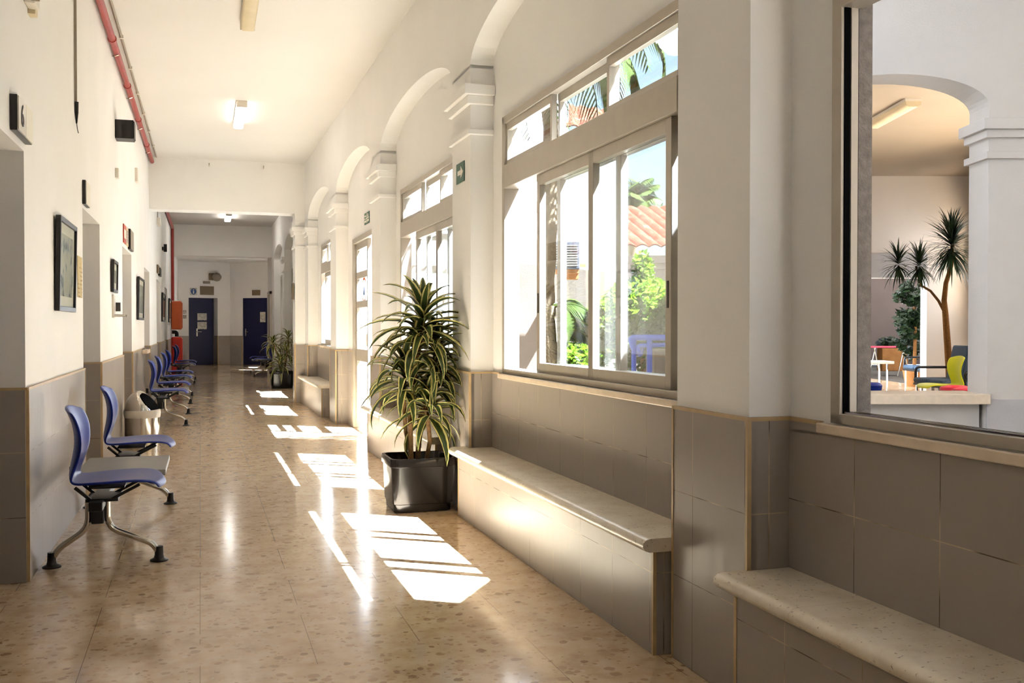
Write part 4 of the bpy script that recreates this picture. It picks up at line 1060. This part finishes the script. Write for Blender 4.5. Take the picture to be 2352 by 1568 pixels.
for v0, v1, o in ((275, 300, .06), (300, 318, .03), (350, 366, .03)):
    q.box(lb-o, rt, D0-o, D0+TH_+o, LZ(v1), LZ(v0))
q.build('pilaster_capital', 'wing_plaster', parent=ww, bevel=.004)
q = MB(); q.prism([(la-.1, D0-.04), (rt+.2, D0-.04), (LX(2500, 34), 34), (LX(1905, 34), 34), (LX(1905, 14), 14)], 'z', ztop, ztop+.15); q.build('eave_roof', 'outdoor_plaster', parent=ww)
# hall inside the wing
HB = 16.5                     # back wall with wide opening
q = MB(); q.box(LX(1880, HB), LX(2330, HB), D0, 36, -.05, 0); wf = q.build('floor_wing', 'terrazzo', frame=FC); struct(wf)
HZ = LZ(405, HB)
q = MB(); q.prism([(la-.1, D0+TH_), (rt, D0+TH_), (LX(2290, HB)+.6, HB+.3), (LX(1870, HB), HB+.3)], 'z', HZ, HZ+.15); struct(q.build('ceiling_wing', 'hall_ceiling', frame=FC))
q = MB()
q.box(LX(2128, HB), LX(2300, HB)+.5, HB, HB+.25, 0, HZ); q.box(LX(1850, HB), LX(2128, HB), HB, HB+.25, LZ(638, HB), HZ); q.box(LX(1850, HB), LX(1900, HB), HB, HB+.25, 0, HZ)
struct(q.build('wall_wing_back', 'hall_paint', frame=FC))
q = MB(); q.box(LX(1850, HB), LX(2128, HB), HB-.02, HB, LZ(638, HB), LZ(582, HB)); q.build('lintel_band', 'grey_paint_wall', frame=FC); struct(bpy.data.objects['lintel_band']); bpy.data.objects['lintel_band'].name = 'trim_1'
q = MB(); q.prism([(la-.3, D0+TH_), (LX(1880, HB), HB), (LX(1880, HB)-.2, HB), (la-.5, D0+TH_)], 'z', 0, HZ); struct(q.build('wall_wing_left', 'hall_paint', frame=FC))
# hall right side wall; its hidden near opening is added to light the hall
rx = LX(2233, HB)
def side(y): return lb+1.3+(rx-lb-1.3)*(y-D0-TH_)/(HB-D0-TH_)
q = MB()
def wallseg(y0, y1, z0, z1):
    a, c = side(y0), side(y1)
    q.add([(a, y0, z0), (c, y1, z0), (c+.25, y1, z0), (a+.25, y0, z0), (a, y0, z1), (c, y1, z1), (c+.25, y1, z1), (a+.25, y0, z1)],
          [(0, 3, 2, 1), (4, 5, 6, 7), (0, 1, 5, 4), (1, 2, 6, 5), (2, 3, 7, 6), (3, 0, 4, 7)])
wallseg(D0+TH_, 9.0, 0, HZ); wallseg(9.0, 13.0, 0, .9); wallseg(9.0, 13.0, 2.7, HZ); wallseg(13.0, 15.0, 0, HZ); wallseg(15.0, 16.1, 0, LZ(775, 15.5)); wallseg(15.0, 16.1, LZ(545, 15.5), HZ); wallseg(16.1, HB, 0, HZ)
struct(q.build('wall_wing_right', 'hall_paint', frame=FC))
# open area behind the hall
q = MB(); q.box(LX(1800, 33), LX(2350, 33), 33, 33.3, -.05, 4.35); struct(q.build('wall_patio', 'pink_wall', frame=FC))
q = MB(); q.prism([(LX(1870, HB), HB+.31), (LX(2290, HB)+.6, HB+.31), (LX(2350, 33), 33.4), (LX(1905, 33), 33.4)], 'z', 4.35, 4.5); struct(q.build('ceiling_patio_shade', 'outdoor_plaster', frame=FC))  # added unseen slab, shades the patio so the hall stays dimmer
lampw = thing('ceiling_lamp', 'unlit ceiling lamp in the hall across the porch, seen through the open window', 'lamp', FC, (LX(2047, 11.5), 11.5, HZ))
q = MB(); q.box(-.09, .09, -.6, .6, -.03, 0); q.build('lamp_base', 'white_plastic', parent=lampw)
q = MB(); q.prism([(-.085, -.03), (-.08, -.07), (-.05, -.09), (.05, -.09), (.08, -.07), (.085, -.03)], 'y', -.6, .6); q.build('diffuser', 'cream_plate', parent=lampw, smooth=50)

# spiky dracaena tree in the hall
D = 15.3; X = lambda u: LX(u, D); Zz = lambda v: LZ(v, D)
t = thing('dracaena_tree', 'spiky dracaena tree with bent trunk beside the blue seats in the hall', 'plant', FC, (X(2183), D, 0))
ox = X(2183)
q = MB(); q.tube([(0, 0, .28), (X(2181)-ox, 0, Zz(850)), (X(2171)-ox, 0, Zz(720)), (X(2168)-ox, 0, Zz(690)), (X(2172)-ox, 0, Zz(650)), (X(2184)-ox, 0, Zz(610)), (X(2186)-ox, 0, Zz(560))], [.06, .055, .045, .04, .035, .03, .025], 10); q.build('trunk', 'wood_trunk', parent=t, smooth=50)
q = MB(); q.tube([(X(2168)-ox, 0, Zz(715)), (X(2158)-ox, .05, Zz(690)), (X(2140)-ox, .05, Zz(668)), (X(2118)-ox, .05, Zz(655)), (X(2110)-ox, .05, Zz(630)), (X(2106)-ox, .05, Zz(610))], [.024, .022, .02, .02, .018, .016], 8); q.build('branch', 'wood_trunk', parent=t, smooth=50)
rnd = random.Random(11)
for u, v, n, L, up in ((2184, 570, 260, .50, .26), (2110, 612, 110, .36, .12), (2062, 608, 90, .36, .12)):
    b = MB()
    for k in range(n):
        az = k*2.4+rnd.uniform(-.3, .3); tt = k/n
        leafstrip(b, (X(u)-ox, 0, Zz(v)+up*(tt-.4)), az, -1.0+2.4*tt+rnd.uniform(-.2, .2), L*rnd.uniform(.75, 1.2), .028, rnd.uniform(.3, 1.3), 5, .1)
    b.build('foliage', 'spiky_leaf', parent=t, fix=False)
q = MB(); q.lathe([(.13, 0), (.18, .3), (.19, .32), (.16, .32), (.15, .28), (0, .28)], n=20); q.build('pot', 'black_plastic', parent=t, smooth=40)
# row of blue padded seats facing away to the left
def padded_row(label, lat, dep, rot, n):
    t = thing('seat_row', label, 'seats', FC, (lat, dep, 0), rot)
    for k in range(n):
        y = (k-(n-1)/2)*.52
        q = MB(); q.box(-.02, .47, y-.24, y+.24, .40, .48); q.build('seat_pad', 'cloth_blue', parent=t, bevel=.035, smooth=60)
        q = MB(); R = Matrix.Rotation(-.22, 3, 'Y'); q.obox((-.08, y, .70), (.07, .48, .48), R); q.build('backrest', 'cloth_blue', parent=t, bevel=.03, smooth=60)
        q = MB()
        for xx in (.02, .42): q.tube([(xx, y-.2, 0), (xx, y-.2, .40)], .014, 8)
        q.build('leg', 'steel', parent=t)
    q = MB(); q.box(-.03, .45, -n*.26, n*.26, .37, .40); q.build('seat_frame', 'black_plastic', parent=t)
    for s in (-1, 1):
        q = MB(); q.tube(arcpts([(.42, s*(n*.26), .42), (.42, s*n*.26, .62), (-.05, s*n*.26, .62)], .06), .018, 8); q.build('armrest', 'black_plastic', parent=t, smooth=40)
padded_row('row of dark blue padded seats along the hall wall beyond the sill', LX(2236, 13.4), 13.5, PI, 3)
padded_row('dark blue padded seats beyond the hall opening, in front of the leafy plant', LX(2145, 18.6), 18.4, PI, 2)
# lime chair
D = 12.6; t = thing('plastic_chair', 'lime yellow plastic chair just behind the white parapet sill', 'chair', FC, (LX(2208, D), D, 0), PI)
sh = loft_shell([(x*1.02, z-.005+.03, w, di, le) for x, z, w, di, le in SHELL]); o = sh.build('seat_shell', 'lime_plastic', parent=t, smooth=60, fix=False); solidify(o, .02); subsurf(o, 1)
for xx in (.08, .42):
    for yy in (-.17, .17):
        q = MB(); q.tube([(xx, yy, 0), (xx, yy, .44)], .012, 8); q.build('leg', 'steel', parent=t)
o = t
for u, lab, D in ((2196, 'left one of the two crimson plastic seats behind the parapet', 11.7), (2226, 'right one of the two crimson plastic seats, against the opening edge', 11.3)):
    t = thing('plastic_stool', lab, 'stool', FC, (LX(u, D), D, 0))
    q = MB(); q.lathe([(.0, .50), (.10, .51), (.17, .49), (.18, .46), (.16, .44), (0, .44)], n=20); q.build('seat', 'crimson_plastic', parent=t, smooth=50)
    for k in range(4):
        a = PI/4+k*PI/2; q = MB(); q.tube([(.12*math.cos(a), .12*math.sin(a), .45), (.16*math.cos(a), .16*math.sin(a), 0)], .012, 8); q.build('leg', 'steel', parent=t)
D = 11.4; t = thing('plastic_stool', 'dark blue stool at the left end of the parapet sill', 'stool', FC, (LX(2000, D), D, 0))
q = MB(); q.lathe([(.0, .55), (.10, .56), (.13, .53), (.12, .47), (0, .45)], n=20); q.build('seat', 'blue_plastic', parent=t, smooth=50)
for k in range(4):
    a = PI/4+k*PI/2; q = MB(); q.tube([(.1*math.cos(a), .1*math.sin(a), .45), (.13*math.cos(a), .13*math.sin(a), 0)], .012, 8); q.build('leg', 'steel', parent=t)
D = 19.0; t = thing('table', 'small white table on the shiny hall floor', 'table', FC, (LX(2005, D), D, 0))
q = MB(); q.box(-.45, .3, -.3, .3, .50, .55); q.build('table_top', 'white_plastic', parent=t, bevel=.01)
for xx in (-.35, .2):
    for yy in (-.2, .2):
        q = MB(); q.tube([(xx, yy, 0), (xx, yy, .5)], .014, 8); q.build('leg', 'steel', parent=t)
D = 24.0; t = thing('table', 'folding table with grey legs and red edge farther back in the hall', 'table', FC, (LX(2060, D), D, 0))
q = MB(); q.box(-.9, .3, -.3, .3, .70, .73); q.build('table_top', 'crimson_plastic', parent=t)
for xx in (-.5, .2):
    q = MB(); q.tube([(xx-.05, 0, .7), (xx+.1, 0, 0)], .014, 8); q.tube([(xx+.05, .2, .7), (xx-.1, .2, 0)], .014, 8); q.build('leg', 'steel', parent=t)
D = 27.0; t = thing('planter', 'terracotta planter box with low green plants at the back of the hall', 'planter', FC, (LX(2050, D), D, 0))
q = MB(); q.box(-.35, .35, -.2, .2, 0, .62); q.build('box', 'terracotta', parent=t, bevel=.02)
b = MB(); bush(b, (-.1, 0, .74), .25, 260, .09, rnd, (1.4, .8, .7)); bush(b, (.6, 0, .85), .3, 300, .1, rnd, (1.2, .8, .9)); b.build('foliage', 'ficus_leaf', parent=t, fix=False)
t = thing('ficus_tree', 'dark leafy ficus behind the hall opening', 'plant', FC, (LX(2100, 20), 20, 0))
b = MB()
rf = random.Random(21)
for k in range(46):
    u = rf.uniform(2062, 2150); v = rf.uniform(648, 812)
    if (u-2105)**2/45**2+(v-728)**2/88**2 > 1.15: continue
    bush(b, (LX(u, 20)-LX(2100, 20), rf.uniform(-.2, .2), LZ(v, 20)), rf.uniform(.09, .17), 60, .075, rf)
b.build('foliage', 'ficus_leaf', parent=t, fix=False)
q = MB(); q.tube([(0, 0, .2), (.02, 0, 1.0), (0, 0, 1.6)], [.04, .035, .03], 8); q.build('trunk', 'wood_trunk', parent=t, smooth=40)
q = MB(); q.lathe([(.16, 0), (.22, .32), (.2, .34), (.18, .3), (0, .3)], n=18); q.build('pot', 'terracotta', parent=t, smooth=40)

# ------------------------------------------------------------------ light
SUN_TRAVEL = Vector((-1.0, .70, -2.05))                 # in the window-wall frame
c, s = math.cos(A_R), math.sin(A_R)
sv = Vector((SUN_TRAVEL.x*c-SUN_TRAVEL.y*s, SUN_TRAVEL.x*s+SUN_TRAVEL.y*c, SUN_TRAVEL.z)).normalized()
sd = bpy.data.lights.new('sun', 'SUN'); so = bpy.data.objects.new('sun', sd); COL.objects.link(so)
so.rotation_euler = sv.to_track_quat('-Z', 'Y').to_euler(); so.location = (10, -5, 20)
sd.energy = 60.0; sd.color = (.83, .97, 1.22); sd.angle = math.radians(.53)
wd = bpy.data.worlds.new('world'); scene.world = wd; wd.use_nodes = True
nt = wd.node_tree; bg = nt.nodes['Background']
sky = nt.nodes.new('ShaderNodeTexSky'); sky.sky_type = 'NISHITA'; sky.sun_disc = False
sky.sun_elevation = math.asin(-sv.z); sky.sun_rotation = math.atan2(-sv.x, -sv.y); sky.air_density = 1.0; sky.dust_density = 2.5; sky.ozone_density = 1.0
nt.links.new(sky.outputs[0], bg.inputs[0]); bg.inputs[1].default_value = .12

# ------------------------------------------------------------------ look
scene.view_settings.view_transform = 'Standard'; scene.view_settings.look = 'None'
scene.view_settings.exposure = 1.66; scene.view_settings.gamma = 1.0; scene.view_settings.use_curve_mapping = False
cy_ = scene.cycles
cy_.max_bounces = 6; cy_.diffuse_bounces = 4; cy_.glossy_bounces = 3; cy_.transmission_bounces = 2; cy_.transparent_max_bounces = 10
cy_.caustics_reflective = False; cy_.caustics_refractive = False; cy_.sample_clamp_indirect = 8.0; cy_.blur_glossy = .5
cy_.use_adaptive_sampling = True; cy_.adaptive_threshold = .06
cy_.use_denoising = True
try: cy_.denoiser = 'OPENIMAGEDENOISE'
except Exception: pass
